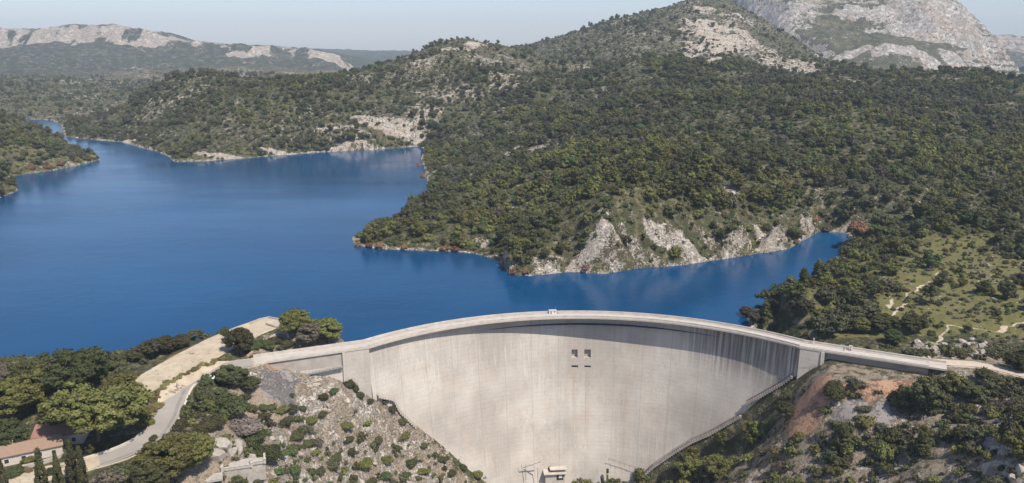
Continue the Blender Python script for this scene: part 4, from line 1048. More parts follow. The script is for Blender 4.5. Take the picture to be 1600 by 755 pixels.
# ------------------------------------------------------------------ scattered woods
KP = np.array(KEEP)
def scatter(cell, x0, x1, y0, y1, seed):
    r = np.random.default_rng(seed)
    xs = np.arange(x0, x1, cell); ys = np.arange(y0, y1, cell); X, Y = np.meshgrid(xs, ys)
    X = (X+r.uniform(-.5, .5, X.shape)*cell*1.1).ravel(); Y = (Y+r.uniform(-.5, .5, Y.shape)*cell*1.1).ravel()
    m = (np.abs(X) < (Y*CP+60*SP)*.72+20); return X[m], Y[m], r
def cull(X, Y, r, kind):
    sd_, isd = lake_sd(X, Y); ok = sd_ > (2.5 if kind == 'tree' else 1.0)
    for i in range(len(KP)):
        ok &= (X-KP[i, 0])**2+(Y-KP[i, 1])**2 > (KP[i, 2]*.75)**2
    rr = np.hypot(X-DCX, Y-DCY)
    ok &= ~((np.abs(rr-RD-2) < 9) & (Y > DCY+60))
    for pts, w in ((road_w, 6.5), (terr_w, 14), (rroad_w, 6.5), ([tuple(wL)+(5,), tuple(eL)+(5,)], 10), ([tuple(eR)+(5,), tuple(wR2)+(5,)], 10)):
        d, _ = poly_d(X, Y, [tuple(q) for q in pts]); ok &= d > w
    for pl in PATH:
        d, _ = poly_d(X, Y, pl); ok &= d > (3.5 if kind == 'tree' else 1.2)
    gorge = (rr < RD-2) & (Y > 180)
    hx, hy, _z = at_z(60, 700, 1.0); ok &= ~((np.abs(X-hx) < 30) & (np.abs(Y-hy) < 26))
    return ok
def density(X, Y):
    """0..1 share of ground under trees"""
    D = np.full(X.shape, .82)
    D -= .42*sstep(.50, .64, fbm(X/60, Y/60, 101, 3))
    far = sstep(1000, 1600, Y); D = D*(1-far*.45)*(1-.72*sstep(1420, 1600, Y)*(fbm(X/90, Y/90, 107, 2) < .58)); D = D*(1-.5*np.clip(1-np.hypot((X+60)/150, (Y-1430)/150), 0, 1)*2).clip(.1, 1)
    # scrubby open hillside above the dam's right end, and the bare left gorge side
    D = np.where((Y < 470) & (X > 120), .9*sstep(.42, .60, fbm(X/38, Y/38, 103, 3)) , D)
    for px, py, hw, hh, v in OPEN: D = np.where(((X-px)/hw)**2+((Y-py)/hh)**2 < 1, v, D)
    D = np.where((Y < 335) & (X < 35) & (X > -100), 0, D); D = np.where((Y < 320) & (X <= -100), .03, D); D = np.where((Y < 300) & (X >= 35), .15, D)
    rk_ = rockmask(X, Y); D = D*(1-np.clip((rk_-.40)*1.9, 0, .93)); D = np.where((X > 380) & (Y > 1250), D*.35, D)
    return D
OPEN = []
for px, py, hw, hh, v in [(1500,450,110,34,.06),(1430,440,60,30,.10),(1560,500,90,40,.08),(1470,540,60,25,.02)]:
    c_ = hit(px, py); a = hit(px, py-hh); b_ = hit(px, py+hh)
    OPEN.append((c_[0], c_[1], hw*depth(c_[1], c_[2])/F, abs(a[1]-b_[1])/2, v))
TR = []
for cell, y0, y1, sd__ in ((6.0, 200, 700, 1), (7.5, 700, 1250, 2), (10.5, 1250, 2500, 3)):
    X, Y, r = scatter(cell, -1700, 1700, y0, y1, 200+sd__)
    ok = cull(X, Y, r, 'tree') & (r.uniform(size=X.shape) < density(X, Y))
    X, Y = X[ok], Y[ok]; n = len(X)
    big = fbm(X/55, Y/55, 111, 2)
    rad = (1.5+3.6*r.uniform(size=n)**1.9+1.7*sstep(.48, .7, big))*(1-.02*(cell > 7)+.05*(cell > 10))
    hgt = rad*r.uniform(1.5, 2.2, n)
    TR.append(np.stack([X, Y, rad, hgt, r.uniform(size=n)], 1))
TR = np.concatenate(TR)
tz = height(TR[:, 0], TR[:, 1])
u_, v_, d_ = proj(TR[:, 0], TR[:, 1], tz+TR[:, 3]*.5)
inf = (u_ > -60) & (u_ < 1660) & (v_ < 800); TR = TR[inf]; tz = tz[inf]; u_ = u_[inf]; v_ = v_[inf]; d_ = d_[inf]
tn = fbm(TR[:, 0]/80, TR[:, 1]/80, 121, 3)+.25*(TR[:, 4]-.5)
yel = blobs(TR[:, 0], TR[:, 1], [(lambda c, a, b: (c[0], c[1], hw*depth(c[1], c[2])/F, abs(a[1]-b[1])/2, s))(hit(px, py), hit(px, py-hh), hit(px, py+hh)) for px, py, hw, hh, s in [(960,238,190,26,1),(620,355,80,30,.9),(1400,200,120,40,.4),(820,290,120,30,.6),(1300,440,140,60,.5),(1520,340,80,40,.4),(60,240,80,30,.6)]])
tn = tn+.28*yel+.12*((TR[:, 1] < 480) & (TR[:, 0] > 95))+.03-.10*sstep(900, 1200, TR[:, 1])
tone_i = np.where(tn > .66, 2, np.where(tn < .44, 1, 0)); tone_i = np.where((tone_i == 2) & (TR[:, 4] < .3), 0, tone_i); tone_i = np.where((TR[:, 4] > .55) & (TR[:, 4] < .66), 3, tone_i); tone_i = np.where((TR[:, 4] > .975), 4, tone_i)
TN = ['dark green', 'grey green', 'yellow green', 'bright green', 'dull brown']
size = TR[:, 2]/d_
order = np.argsort(-size)
def zone(x, y):
    if y < 345 and x < 30: return 'on the left side of the gorge'
    if x > 50 and y < 312: return 'on the slope below the right wing'
    if x > 95 and y < 480: return 'on the bank behind the right wing'
    if x < -100 and y < 400: return 'near the sandy terrace'
    if x < -300 and y < 1100: return 'on the left bank of the lake'
    if y < 560: return 'on the peninsula facing the dam'
    return 'on the wooded slope across the water'
NTH = ['first','second','third','fourth','fifth','sixth','seventh','eighth','ninth','tenth','eleventh','twelfth','thirteenth','fourteenth','fifteenth','sixteenth','seventeenth','eighteenth','nineteenth','twentieth']
def nth(k):
    return NTH[k] if k < 20 else '%dth' % (k+1) if (k+1) % 10 not in (1, 2, 3) else '%d%s' % (k+1, {1: 'st', 2: 'nd', 3: 'rd'}[(k+1) % 10])
def make_named(idx, builder, noun, plural):
    groups = {}
    for i in idx:
        i = int(i); groups.setdefault((zone(XA[i], YA[i]), TA[i], 'large' if RA[i] > RM else 'small'), []).append(i)
    for (zn, tn_, sz), l in groups.items():
        l.sort(key=lambda i: UA[i])
        for k, i in enumerate(l):
            lab = '%s %s %s %s from the left %s' % (nth(k), sz, tn_, noun, zn) if len(l) > 1 else 'the only %s %s %s %s' % (sz, tn_, noun, zn)
            builder(i, lab, '%s %s' % (plural, zn))
XA, YA, UA, RA = TR[:, 0], TR[:, 1], u_, TR[:, 2]; TA = [TN[k] for k in tone_i]; RM = float(np.median(RA[order[:230]]))
make_named(order[:230], lambda i, lab, grp: put_tree(TR[i, 0], TR[i, 1], tz[i], TR[i, 2], TR[i, 3], TA[i], 'mid', int(TR[i, 4]*97) % 4, lab, grp), 'pine', 'pines')
rest = order[230:]

# shrubs
SH = []
for cell, y0, y1, s__ in ((3.0, 195, 350, 5), (3.6, 350, 620, 6), (5.5, 620, 1300, 7), (9, 1300, 2300, 8)):
    X, Y, r = scatter(cell, -1500, 1500, y0, y1, 300+s__)
    ok = cull(X, Y, r, 'shrub'); dn = np.where(Y < 350, .30+.45*sstep(.42, .6, fbm(X/14, Y/14, 131, 3)), .75)
    dn = np.where((Y < 320) & (X < 35), .62+.36*sstep(.35, .5, fbm(X/16, Y/16, 133, 3)), dn)
    dn = np.where((Y < 305) & (X > 45), .25+.62*sstep(.40, .52, fbm(X/26, Y/26, 135, 3)), dn)
    rk_ = rockmask(X, Y); dn = dn*(1-np.clip(rk_*np.where(Y < 330, .35, .75), 0, .75)); dn = dn*(1-blobs(X, Y, SOIL)*.8)*(1-blobs(X, Y, GREY)*.95)
    sd_, _ = lake_sd(X, Y)
    ok &= r.uniform(size=X.shape) < dn; X, Y = X[ok], Y[ok]; n = len(X)
    rad = .55+1.2*r.uniform(size=n)**1.8
    rt = (Y < 305) & (X > 45); rad = np.where(rt, .8+2.6*r.uniform(size=n)**1.6*(.5+sstep(.42, .6, fbm(X/26, Y/26, 135, 3))), rad)
    rad = rad*(1+.25*(cell > 3.2)+.35*(cell > 5)+.5*(cell > 8)); rad = np.where((Y < 320) & (X < 35), rad*1.9, rad)
    SH.append(np.stack([X, Y, rad, rad*r.uniform(.75, 1.25, n), r.uniform(size=n)], 1))
SH = np.concatenate(SH); sz_ = height(SH[:, 0], SH[:, 1]); u2, v2, d2 = proj(SH[:, 0], SH[:, 1], sz_)
# nothing grows through the dam's face or its foot
inf = (u2 > -40) & (u2 < 1640) & (v2 < 790) & (v2 > 0); SH = SH[inf]; sz_ = sz_[inf]; u2 = u2[inf]; v2 = v2[inf]; d2 = d2[inf]
st_ = fbm(SH[:, 0]/30, SH[:, 1]/30, 141, 2)+.5*(SH[:, 4]-.5)+.06*(SH[:, 1] > 330)
si = np.where(st_ > .64, 3, np.where(st_ > .54, 2, np.where(st_ < .36, 1, 0)))
si = np.where((SH[:, 4] > .93) & (SH[:, 1] < 700), 4, si)
SN = ['dark green', 'grey green', 'yellow green', 'bright green', 'dull brown']
o2 = np.argsort(-SH[:, 2]/d2)
XA, YA, UA, RA = SH[:, 0], SH[:, 1], u2, SH[:, 2]; TA = [SN[k] for k in si]; RM = float(np.median(RA[o2[:240]]))
make_named(o2[:240], lambda i, lab, grp: put_bush(SH[i, 0], SH[i, 1], sz_[i], SH[i, 2], SH[i, 3], TA[i], 'mid', lab, grp), 'shrub', 'shrubs')
rest2 = o2[240:]

# the rest of the wood and of the scrub: uncountable, one object each, instanced
def instancer(name, P, zs_, tone, setf, tones, label, smin, salt):
    pc = bpy.data.collections.new(name+'_kinds'); idx = {}; n = 0
    for ti, t in enumerate(tones):
        for j, me in enumerate(setf(t)):
            o = bpy.data.objects.new('%02d_%s' % (n, name), me); pc.objects.link(o); idx[(ti, j)] = n; n += 1
    nj = len(setf(tones[0]))
    me = bpy.data.meshes.new(name); k = len(P); me.vertices.add(k)
    me.vertices.foreach_set('co', np.stack([P[:, 0], P[:, 1], zs_-.2], 1).astype(np.float32).ravel())
    sc = np.stack([P[:, 2], P[:, 2], P[:, 3]/smin], 1).astype(np.float32)
    at = me.attributes.new('sc', 'FLOAT_VECTOR', 'POINT'); at.data.foreach_set('vector', sc.ravel())
    at = me.attributes.new('rot', 'FLOAT_VECTOR', 'POINT'); at.data.foreach_set('vector', np.stack([P[:, 4]*0, P[:, 4]*0, (P[:, 4]*61) % 6.28], 1).astype(np.float32).ravel())
    kid = (tone*nj+((P[:, 4]*977).astype(int) % nj)).astype(np.int32)
    at = me.attributes.new('kid', 'INT', 'POINT'); at.data.foreach_set('value', kid)
    o = bpy.data.objects.new(name, me); COL.objects.link(o); tag(o, label, None, None, 'stuff')
    ng = bpy.data.node_groups.new(name, 'GeometryNodeTree')
    ng.interface.new_socket('Geometry', in_out='INPUT', socket_type='NodeSocketGeometry'); ng.interface.new_socket('Geometry', in_out='OUTPUT', socket_type='NodeSocketGeometry')
    N = ng.nodes; L = ng.links; gi = N.new('NodeGroupInput'); go = N.new('NodeGroupOutput')
    ci = N.new('GeometryNodeCollectionInfo'); ci.inputs['Collection'].default_value = pc; ci.inputs['Separate Children'].default_value = True; ci.inputs['Reset Children'].default_value = True
    ip = N.new('GeometryNodeInstanceOnPoints'); ip.inputs['Pick Instance'].default_value = True
    def na(nm, ty):
        a = N.new('GeometryNodeInputNamedAttribute'); a.data_type = ty; a.inputs['Name'].default_value = nm; return a.outputs[0]
    L.new(gi.outputs[0], ip.inputs['Points']); L.new(ci.outputs[0], ip.inputs['Instance'])
    L.new(na('kid', 'INT'), ip.inputs['Instance Index']); L.new(na('sc', 'FLOAT_VECTOR'), ip.inputs['Scale'])
    er = N.new('FunctionNodeEulerToRotation'); L.new(na('rot', 'FLOAT_VECTOR'), er.inputs[0]); L.new(er.outputs[0], ip.inputs['Rotation'])
    L.new(ip.outputs[0], go.inputs[0])
    md = o.modifiers.new('growth', 'NODES'); md.node_group = ng
    return o
print('trees', len(TR), 'shrubs', len(SH))
TT = TN[:5]
def wood_set(t):
    c_, l_, s_ = dens('low')
    if ('w', t) not in PINE: PINE[('w', t)] = [crown_mesh('crown', 300+i+7*TT.index(t), TONES[t], 20, 26, .10, sh, .42, squash=.85) for i, sh in enumerate(('round', 'round', 'round', 'bush'))]
    return PINE[('w', t)]
instancer('pine_forest', TR[rest], tz[rest], tone_i[rest], wood_set, TT, 'dense pine and oak wood covering the hillsides around the lake', 1.75, 1)
instancer('scrub', SH[rest2], sz_[rest2], si[rest2], lambda t: bush_set('low', t), SN, 'low evergreen scrub between the trees and rocks', .85, 2)
# ------------------------------------------------------------------ roads, walls and kerbs near the viewer
def hz(x, y): return float(height([x], [y])[0])
M_road = simple('pale_asphalt', (.345,.315,.285), (.29,.262,.235), .12, .9, .02)
M_kerb = simple('kerb_stone', (.60,.56,.50), (.50,.46,.41), .6, .9, .03)
M_line = simple('worn_wear_strip', (.22,.205,.19), (.28,.26,.24), .3, .9)
def ribbon(name, pts, o0, o1, dz, mat, kind='structure', widths=None):
    P = [Vector(p[:2]) for p in pts]; A = offs(P, o0); B = offs(P, o1); V = []; Fc = []
    for i, p in enumerate(pts): V += [(A[i].x, A[i].y, p[2]+dz), (B[i].x, B[i].y, p[2]+dz)]
    for i in range(len(pts)-1): Fc.append((2*i, 2*i+1, 2*i+3, 2*i+2))
    o = mesh_obj(name, V, Fc, mat, kind=kind)
    if o.data.polygons[0].normal.z < 0: o.data.flip_normals()
    return o
ribbon('road', road_w, -3.9, 3.9, .02, M_road)
ribbon('road_repair_strip', road_w[18:54], -3.1, -1.9, .028, M_line)
ribbon('road', rroad_w, -2.6, 2.6, .02, simple('sandy_track', (.52,.44,.35), (.44,.37,.29), .4))
def wall_along(name, label, pts, off, w, h, mat, cat='wall'):
    P = [Vector(p[:2]) for p in pts]; A = offs(P, off-w/2); B = offs(P, off+w/2); V = []; Fc = []
    for i, p in enumerate(pts):
        V += [(A[i].x, A[i].y, p[2]-.6), (A[i].x, A[i].y, p[2]+h), (B[i].x, B[i].y, p[2]+h), (B[i].x, B[i].y, p[2]-.6)]
    for i in range(len(pts)-1):
        for j in range(4): Fc.append((4*i+j, 4*i+(j+1) % 4, 4*i+4+(j+1) % 4, 4*i+4+j))
    n = len(V); Fc += [(0, 1, 2, 3), (n-1, n-2, n-3, n-4)]
    o = mesh_obj(name, V, Fc, mat)
    bm = bmesh.new(); bm.from_mesh(o.data); bmesh.ops.recalc_face_normals(bm, faces=bm.faces); bm.to_mesh(o.data); bm.free()
    return tag(o, label, cat)
wall_along('roadside_wall', 'pale low wall along the gorge side of the road above the bushes', road_w[30:50], -5.0, .7, .75, M_kerb)
wall_along('kerb_wall', 'pale kerb wall along the house side of the lower road', road_w[10:31], 4.6, .5, .55, M_kerb)
def rel(px, py, dz=0):
    c_ = hit(px, py); z = hz(c_[0], c_[1]); return (c_[0], c_[1], z+dz)
M_lime = simple('limestone_masonry', (.46,.42,.37), (.33,.30,.26), .8, .9, .10)
wall_along('terrace_wall', 'low pale wall on the lakeside edge of the sandy terrace tip', [rel(*p) for p in [(392,508),(405,501),(420,497),(438,501)]], 0, .5, .7, M_lime)
wall_along('terrace_wall', 'short slanted wall on the terrace beside the brownish pine', [rel(*p) for p in [(416,508),(428,512),(440,516)]], 0, .6, .9, M_lime)
wall_along('terrace_wall', 'pale curved retaining wall between the terrace and the dark shrubs', [rel(*p) for p in [(422,531),(436,525),(447,522),(451,530)]], 0, .6, 1.0, M_conc)
wall_along('terrace_wall', 'reddish low wall where the dam road meets the terrace', [rel(*p) for p in [(386,560),(396,554),(408,551)]], 0, .7, .9, simple('reddish_earth_wall', (.40,.25,.19), (.46,.34,.26), 1))
wall_along('garden_wall', 'grey garden wall between the cypresses and the houses', [rel(*p) for p in [(36,735),(60,730),(84,722),(104,712)]], 0, .6, 1.3, M_lime)
# the line of dry shrubs between the terrace and the road
hp = smooth_line([rel(*p) for p in [(222,668),(236,645),(241,626),(256,606),(278,592),(302,580),(328,570),(348,563)]], 6); k = 0
for i, p in enumerate(hp):
    for j in range(1):
        x, y = p[0]+rnd.uniform(-.8, .8), p[1]+rnd.uniform(-.8, .8); k += 1
        put_bush(x, y, hz(x, y), rnd.uniform(.9, 1.5)*(1.4 if i < 10 else 1), rnd.uniform(1.0, 1.7)*(1.3 if i < 10 else 1), 'straw' if (i*7) % 5 else 'yellow green', 'mid',
                 '%s dry shrub from the lower end of the hedge line between terrace and road' % nth(k-1), 'dry shrubs in a line between the terrace and the road', 'dry_shrub')

# ------------------------------------------------------------------ houses
def roof_tile_mat(name, c, c2):
    m, nt, b = new_mat(name); g = G(nt); p = g.obj()
    w = g.n.new('ShaderNodeTexWave'); w.inputs['Scale'].default_value = 1.6; w.inputs['Distortion'].default_value = .6; w.inputs['Detail'].default_value = 2; g.l.new(p, w.inputs['Vector'])
    n = g.noise(p, 1.4, 5, .7); col = g.mix(g.ramp(n, [(.35, 0), (.65, 1)]), c, c2)
    col = g.mix(g.ramp(w.outputs[1], [(0, .45), (.5, 0)]), col, tuple(x*.5 for x in c)); g.l.new(col, b.inputs['Base Color'])
    g.l.new(g.bump(w.outputs[1], .08), b.inputs['Normal']); return m
M_stucco = simple('pale_stucco', (.62,.55,.48), (.50,.44,.38), .6, .9, .02)
def house(label, x, y, z, rz, L, W, H, rise, mat, wins, chim):
    t_ = empty('house', (x, y, z), rz, label, 'house')
    pr = [(-L/2, -W/2, 0), (-L/2, W/2, 0), (-L/2, W/2, H), (-L/2, 0, H+rise-.1), (-L/2, -W/2, H)]
    MB().prism(pr, (L, 0, 0)).build('wall', M_stucco, t_)
    e = .55; s_ = rise/(W/2)
    pr = [(-L/2-.4, -W/2-e, H-e*s_+.02), (-L/2-.4, 0, H+rise+.02), (-L/2-.4, W/2+e, H-e*s_+.02), (-L/2-.4, W/2+e, H-e*s_+.24), (-L/2-.4, 0, H+rise+.26), (-L/2-.4, -W/2-e, H-e*s_+.24)]
    rf = MB().prism(pr, (L+.8, 0, 0)).build('roof', mat, t_)
    for cx_, cy_ in chim:
        MB().box((cx_, cy_, H+rise*(1-abs(cy_)/(W/2))+.5), (.9, .7, 1.5)).box((cx_, cy_, H+rise*(1-abs(cy_)/(W/2))+1.3), (1.1, .9, .15)).build('chimney', M_stucco, rf)
    for wx, wz, ww, wh, nm in wins:
        f = MB().box((wx, -W/2-.02, wz), (ww+.24, .12, wh+.24)).build(nm, M_white if nm == 'window' else M_lime, t_)
        MB().box((wx, -W/2-.07, wz), (ww, .08, wh)).build('pane' if nm == 'window' else 'door_leaf', M_dark, f)
    return t_
Rt1 = roof_tile_mat('ochre_roof_tiles', (.42,.29,.21), (.34,.235,.175)); Rt2 = roof_tile_mat('red_roof_tiles', (.42,.225,.165), (.33,.19,.145))
c_ = hit(24, 722); house('long low stuccoed house with an ochre tiled roof at the left edge', c_[0], c_[1]+2, .3, R(30), 24, 8.5, 3.6, 1.5, Rt1, [(5.8,1.9,1.2,1.3,'window'),(9.6,1.2,1.0,2.2,'door'),(1.5,1.9,1.2,1.3,'window'),(-3,1.9,1.2,1.3,'window')], [(-1.5,1.6)])
c_ = hit(97, 688); house('house with a red tiled roof half hidden under the umbrella pine', c_[0], c_[1]+1, .3, R(14), 14.5, 11, 4.0, 1.7, Rt2, [(-3.5,2.0,1.2,1.4,'window'),(1.0,1.3,1.1,2.3,'door'),(4.6,2.0,1.2,1.4,'window')], [(4.2,-1.8)])
# belvedere
M_stone = simple('dressed_stone', (.50,.46,.41), (.38,.35,.31), 1.2, .9, .06)
c_ = hit(372, 742); bz = hz(c_[0], c_[1])
t_ = empty('belvedere', (c_[0], c_[1], bz), R(18), 'pale stone lookout platform with parapets among rocks at the bottom left', 'lookout')
MB().box((0, 0, -.5), (9, 6, 6.5)).box((6.4, 1.6, -.9), (4.5, 4.4, 6.0)).build('platform', M_lime, t_, bevel=.08)
for nm_, c2_, d2_ in [('parapet', (0, -3.0, 3.2), (9.5, .5, 1.0)), ('parapet', (-4.5, .2, 3.2), (.5, 6.0, 1.0)), ('parapet', (6.5, -.7, 2.65), (4.7, .45, 1.0)), ('parapet', (8.5, 1.9, 2.65), (.45, 4.6, 1.0)), ('parapet', (4.5, -1.8, 3.2), (.5, 2.2, 1.0))]:
    MB().box(c2_, d2_).box((c2_[0], c2_[1], c2_[2]+.56), (d2_[0]+.2, d2_[1]+.2, .14)).build(nm_, M_stone, t_, bevel=.03)
for q_ in [(-4.5,-3.0,3.4),(4.5,-3.0,3.4),(8.5,-.7,2.9),(4.5,-.8,3.4)]: MB().box(q_, (.8,.8,1.6)).box((q_[0], q_[1], q_[2]+.88), (1.0,1.0,.16)).build('pillar', M_stone, t_, bevel=.03)
c_ = hit(330, 752)
MB().box((0, 0, 0), (7, 4, .9)).build('paved_landing', M_lime, None, bevel=.05)
o = bpy.data.objects['paved_landing']; o.location = (c_[0], c_[1], hz(c_[0], c_[1])+.1); o.rotation_euler = (0, 0, R(20)); tag(o, 'pale paved landing left of the stone lookout platform', 'landing')

# ------------------------------------------------------------------ boulders
m, nt, b = new_mat('boulder_limestone'); g = G(nt); p = g.obj()
n = g.noise(p, 1.2, 7, .7); col = g.mix(g.ramp(n, [(.35, 0), (.65, 1)]), (.47,.425,.37), (.28,.25,.215)); col = g.mix(g.ramp(g.noise(p, .5, 3), [(.52, 0), (.7, .6)]), col, (.30,.25,.2))
g.l.new(col, b.inputs['Base Color']); g.l.new(g.bump(g.noise(p, 2.2, 8, .75), .35), b.inputs['Normal']); M_bould = m
BM = []
for s_ in range(6):
    bm = bmesh.new(); bmesh.ops.create_icosphere(bm, subdivisions=3, radius=1); co = np.array([v.co[:] for v in bm.verts])
    rr2 = np.random.default_rng(40+s_)
    for k in range(16):                       # facet it with random planes
        nrm = rr2.normal(size=3); nrm /= np.linalg.norm(nrm); dd = rr2.uniform(.48, .85); ex = co@nrm-dd; co = co-np.where(ex > 0, ex, 0)[:, None]*nrm
    co += (fbm(co[:, 0]*2.5+9, co[:, 1]*2.5+co[:, 2]*2, s_, 3)-.5)[:, None]*.18
    for v, c2_ in zip(bm.verts, co): v.co = c2_
    me = bpy.data.meshes.new('boulder'); bm.to_mesh(me); bm.free(); me.materials.append(M_bould); BM.append(me)
def boulder(px, py, sx, sy, sz, label, grp=None):
    c_ = hit(px, py)
    if not c_: return
    o = bpy.data.objects.new('boulder', BM[rnd.randrange(6)]); COL.objects.link(o)
    o.location = (c_[0], c_[1], hz(c_[0], c_[1])+sz*.05); o.scale = (sx, sy, sz); o.rotation_euler = (rnd.uniform(-.3, .3), rnd.uniform(-.3, .3), rnd.uniform(0, 6.28))
    return tag(o, label, 'rock', grp)
boulder(348,700,4.2,3,3.4,'large pale boulder just above the stone lookout'); boulder(372,698,3.4,2.6,3.6,'pale boulder right above the lookout parapet')
boulder(338,715,4.5,3.0,2.6,'flat sloping boulder at the left side of the lookout'); boulder(390,712,2.8,2.6,3.4,'upright boulder at the right shoulder of the lookout'); boulder(362,712,3,3,2.6,'boulder touching the back of the lookout platform')
boulder(402,745,2.4,2.2,3,'boulder at the foot of the lookout on the gorge side')
k = 0
for px, py in [(1566,672),(1580,660),(1592,675),(1575,690),(1590,700),(1560,700),(1545,735),(1562,725),(1580,722),(1597,735),(1540,752),(1560,750),(1582,750),(1600,655),(1598,690)]:
    s_ = rnd.uniform(1.3, 3.0); k += 1
    boulder(px, py, s_, s_*.8, s_*rnd.uniform(.9, 1.4), '%s grey white rock of the outcrop at the bottom right corner' % nth(k-1), 'rocks of the outcrop at the bottom right corner')
k = 0
for i in range(60):
    px, py = rnd.uniform(400, 700), rnd.uniform(600, 752)
    if py < 600+(px-500)*.55+20 or px > 560+(py-600): continue
    s_ = .5+1.3*rnd.random()**2.2; k += 1
    boulder(px, py, s_, s_*.8, s_*rnd.uniform(.7, 1.2), 'pale limestone block lying on the rocky slope left of the dam', 'loose limestone blocks on the slope left of the dam')
k = 0
for i in range(26):
    px, py = rnd.uniform(1425, 1570), rnd.uniform(536, 562)
    s_ = rnd.uniform(.7, 2.0)
    boulder(px, py, s_*1.2, s_, s_*rnd.uniform(.7, 1.1), 'pale rock on the bare ground above the right road end', 'pale rocks above the right road end')

# ------------------------------------------------------------------ white car by the road
cp = rel(330, 594)
t_ = empty('parked_car', (cp[0], cp[1], cp[2]+.02), R(28), 'small white car parked beside the road bend near the bushes', 'car')
def carbody(secs, w):                         # lofted body: x, z_bottom, z_top, half width
    V = []; Fc = []
    for x, z0, z1, hw in secs:
        V += [(x, -hw, z0), (x, -hw*1.02, (z0+z1)/2), (x, -hw*.86, z1), (x, hw*.86, z1), (x, hw*1.02, (z0+z1)/2), (x, hw, z0)]
    for i in range(len(secs)-1):
        for j in range(6): Fc.append((6*i+j, 6*i+(j+1) % 6, 6*i+6+(j+1) % 6, 6*i+6+j))
    n = len(V); Fc += [tuple(range(6)), tuple(range(n-1, n-7, -1))]; return V, Fc
V, Fc = carbody([(-2.05,.4,.75,.7),(-1.95,.3,.95,.8),(-1.0,.28,.98,.85),(.9,.28,.98,.85),(1.8,.3,.82,.8),(2.05,.38,.65,.68)], 1)
M_carp = simple('white_car_paint', (.80,.80,.79), (.78,.78,.77), 1, .3); M_glass = simple('car_glass', (.03,.035,.04), (.02,.02,.02), 1, .1); M_rub = simple('tyre_rubber', (.03,.03,.03), (.04,.04,.04), 1)
mb = MB(); mb.v = V; mb.f = Fc; mb.build('body', M_carp, t_, bevel=.05)
V, Fc = carbody([(-1.85,.97,1.0,.72),(-1.45,.97,1.42,.74),(.2,.97,1.46,.74),(.95,.97,1.0,.74)], 1); mb = MB(); mb.v = V; mb.f = Fc; mb.build('windows', M_glass, t_, bevel=.03)
MB().box((-.6, 0, 1.465), (1.6, 1.2, .05)).build('roof', M_carp, t_, bevel=.02)
for sx_ in (-1.3, 1.25):
    for sy_ in (-.8, .8):
        w_ = MB().bar((sx_, sy_-.1, .32), (sx_, sy_+.1, .32), .32, 16).build('wheel', M_rub, t_)
for sy_ in (-.55, .55): MB().box((2.0, sy_, .66), (.14, .32, .16)).build('headlight', M_glass, t_)

# ------------------------------------------------------------------ people
M_skin = simple('skin', (.45,.28,.20), (.42,.26,.19), 3, .6); M_hair = simple('hair', (.04,.03,.02), (.05,.035,.025), 3)
def skinned(name, pts, edges, mat, parent, sub=1):
    me = bpy.data.meshes.new(name); me.from_pydata([p[:3] for p in pts], edges, []); me.update()
    o = bpy.data.objects.new(name, me); COL.objects.link(o); o.parent = parent; me.materials.append(mat)
    md = o.modifiers.new('skin', 'SKIN'); sv = me.skin_vertices[0].data if me.skin_vertices else None
    if sv is None:
        bm = bmesh.new(); bm.from_mesh(me); bm.verts.layers.skin.verify(); bm.to_mesh(me); bm.free(); sv = me.skin_vertices[0].data
    for v, p in zip(sv, pts): v.radius = (p[3], p[3]*(p[4] if len(p) > 4 else 1))
    sv[0].use_root = True
    s_ = o.modifiers.new('sub', 'SUBSURF'); s_.levels = s_.render_levels = sub
    return o
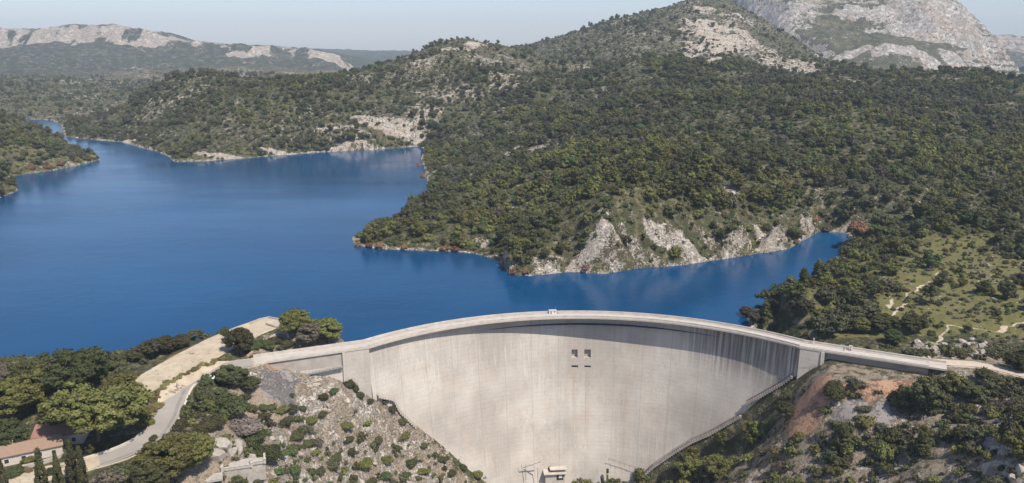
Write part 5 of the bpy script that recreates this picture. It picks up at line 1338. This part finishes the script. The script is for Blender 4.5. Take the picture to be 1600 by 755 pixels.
def person(x, y, z, rz, label, top, bottom, stride=.18):
    t_ = empty('person', (x, y, z), rz, label, 'person')
    B = [(0,0,.95,.12,.8),(0,0,1.2,.13,.75),(0,0,1.42,.12,.7),(0,0,1.53,.055),(0,-.02,1.64,.09,1.1),(0,-.01,1.74,.075),
         (-.19,0,1.40,.055),(-.25,.05,1.13,.042),(-.26,-.06,.88,.032),(.19,0,1.40,.055),(.25,-.05,1.13,.042),(.26,.10,.88,.032),
         (-.10,0,.88,.085),(-.11,-stride*.7,.50,.06),(-.11,-stride,.09,.04),(-.11,-stride-.16,.04,.035),(.10,0,.88,.085),(.11,stride*.4,.50,.06),(.11,stride,.09,.04),(.11,stride-.16,.04,.035)]
    E = [(0,1),(1,2),(2,3),(3,4),(4,5),(2,6),(6,7),(7,8),(2,9),(9,10),(10,11),(0,12),(12,13),(13,14),(14,15),(0,16),(16,17),(17,18),(18,19)]
    skinned('body', B, E, M_skin, t_)
    ix = [0,1,2,6,7,9,10]; mp = {a: i for i, a in enumerate(ix)}
    skinned('shirt', [(*B[a][:3], B[a][3]+.02, *(B[a][4:])) for a in ix], [(mp[a], mp[b_]) for a, b_ in E if a in mp and b_ in mp], top, t_)
    ix = [0,12,13,14,16,17,18]; mp = {a: i for i, a in enumerate(ix)}
    skinned('trousers', [(*B[a][:3], B[a][3]+.02, *(B[a][4:])) for a in ix], [(mp[a], mp[b_]) for a, b_ in E if a in mp and b_ in mp], bottom, t_)
    skinned('hair', [(0,.02,1.68,.095),(0,.03,1.76,.08)], [(0,1)], M_hair, t_)
navy = simple('navy_cloth', (.03,.035,.06), (.04,.045,.07), 3); redc = simple('red_cloth', (.38,.06,.05), (.32,.05,.045), 3); tan = simple('tan_cloth', (.33,.24,.16), (.28,.2,.14), 3)
x, y, az = crest_pt(1316, 2.6); person(x, y, ZC-.05, az, 'person in dark clothes standing on the right wing left of the grey cabinet', navy, navy, .1)
x, y, az = crest_pt(1329, 3.8); person(x, y, ZC-.05, az+1.5, 'person in dark clothes standing on the right wing right of the grey cabinet', navy, navy, .15)
c_ = rel(277, 606); person(c_[0], c_[1], c_[2]+.14, 1.0, 'person in tan clothes walking on the pale road bend below the terrace', tan, tan, .22)
c_ = rel(391, 562); person(c_[0], c_[1], c_[2]+.05, 2.0, 'person in a red top standing beside the lone pine at the dam road', redc, navy, .08)
# ------------------------------------------------------------------ the air between
hzm = bpy.data.materials.new('haze'); hzm.use_nodes = True; nt = hzm.node_tree; nt.nodes.clear()
out = nt.nodes.new('ShaderNodeOutputMaterial'); pv = nt.nodes.new('ShaderNodeVolumePrincipled')
pv.inputs['Color'].default_value = (.70,.84,1.0,1); pv.inputs['Density'].default_value = 0.78e-4; pv.inputs['Anisotropy'].default_value = -.05
nt.links.new(pv.outputs[0], out.inputs['Volume'])
hb = MB().box((0, 6100, 224), (25000, 17000, 712)).build('haze', hzm); hb['kind'] = 'stuff'; hb['label'] = 'thin blue summer haze over the lake and the far hills'
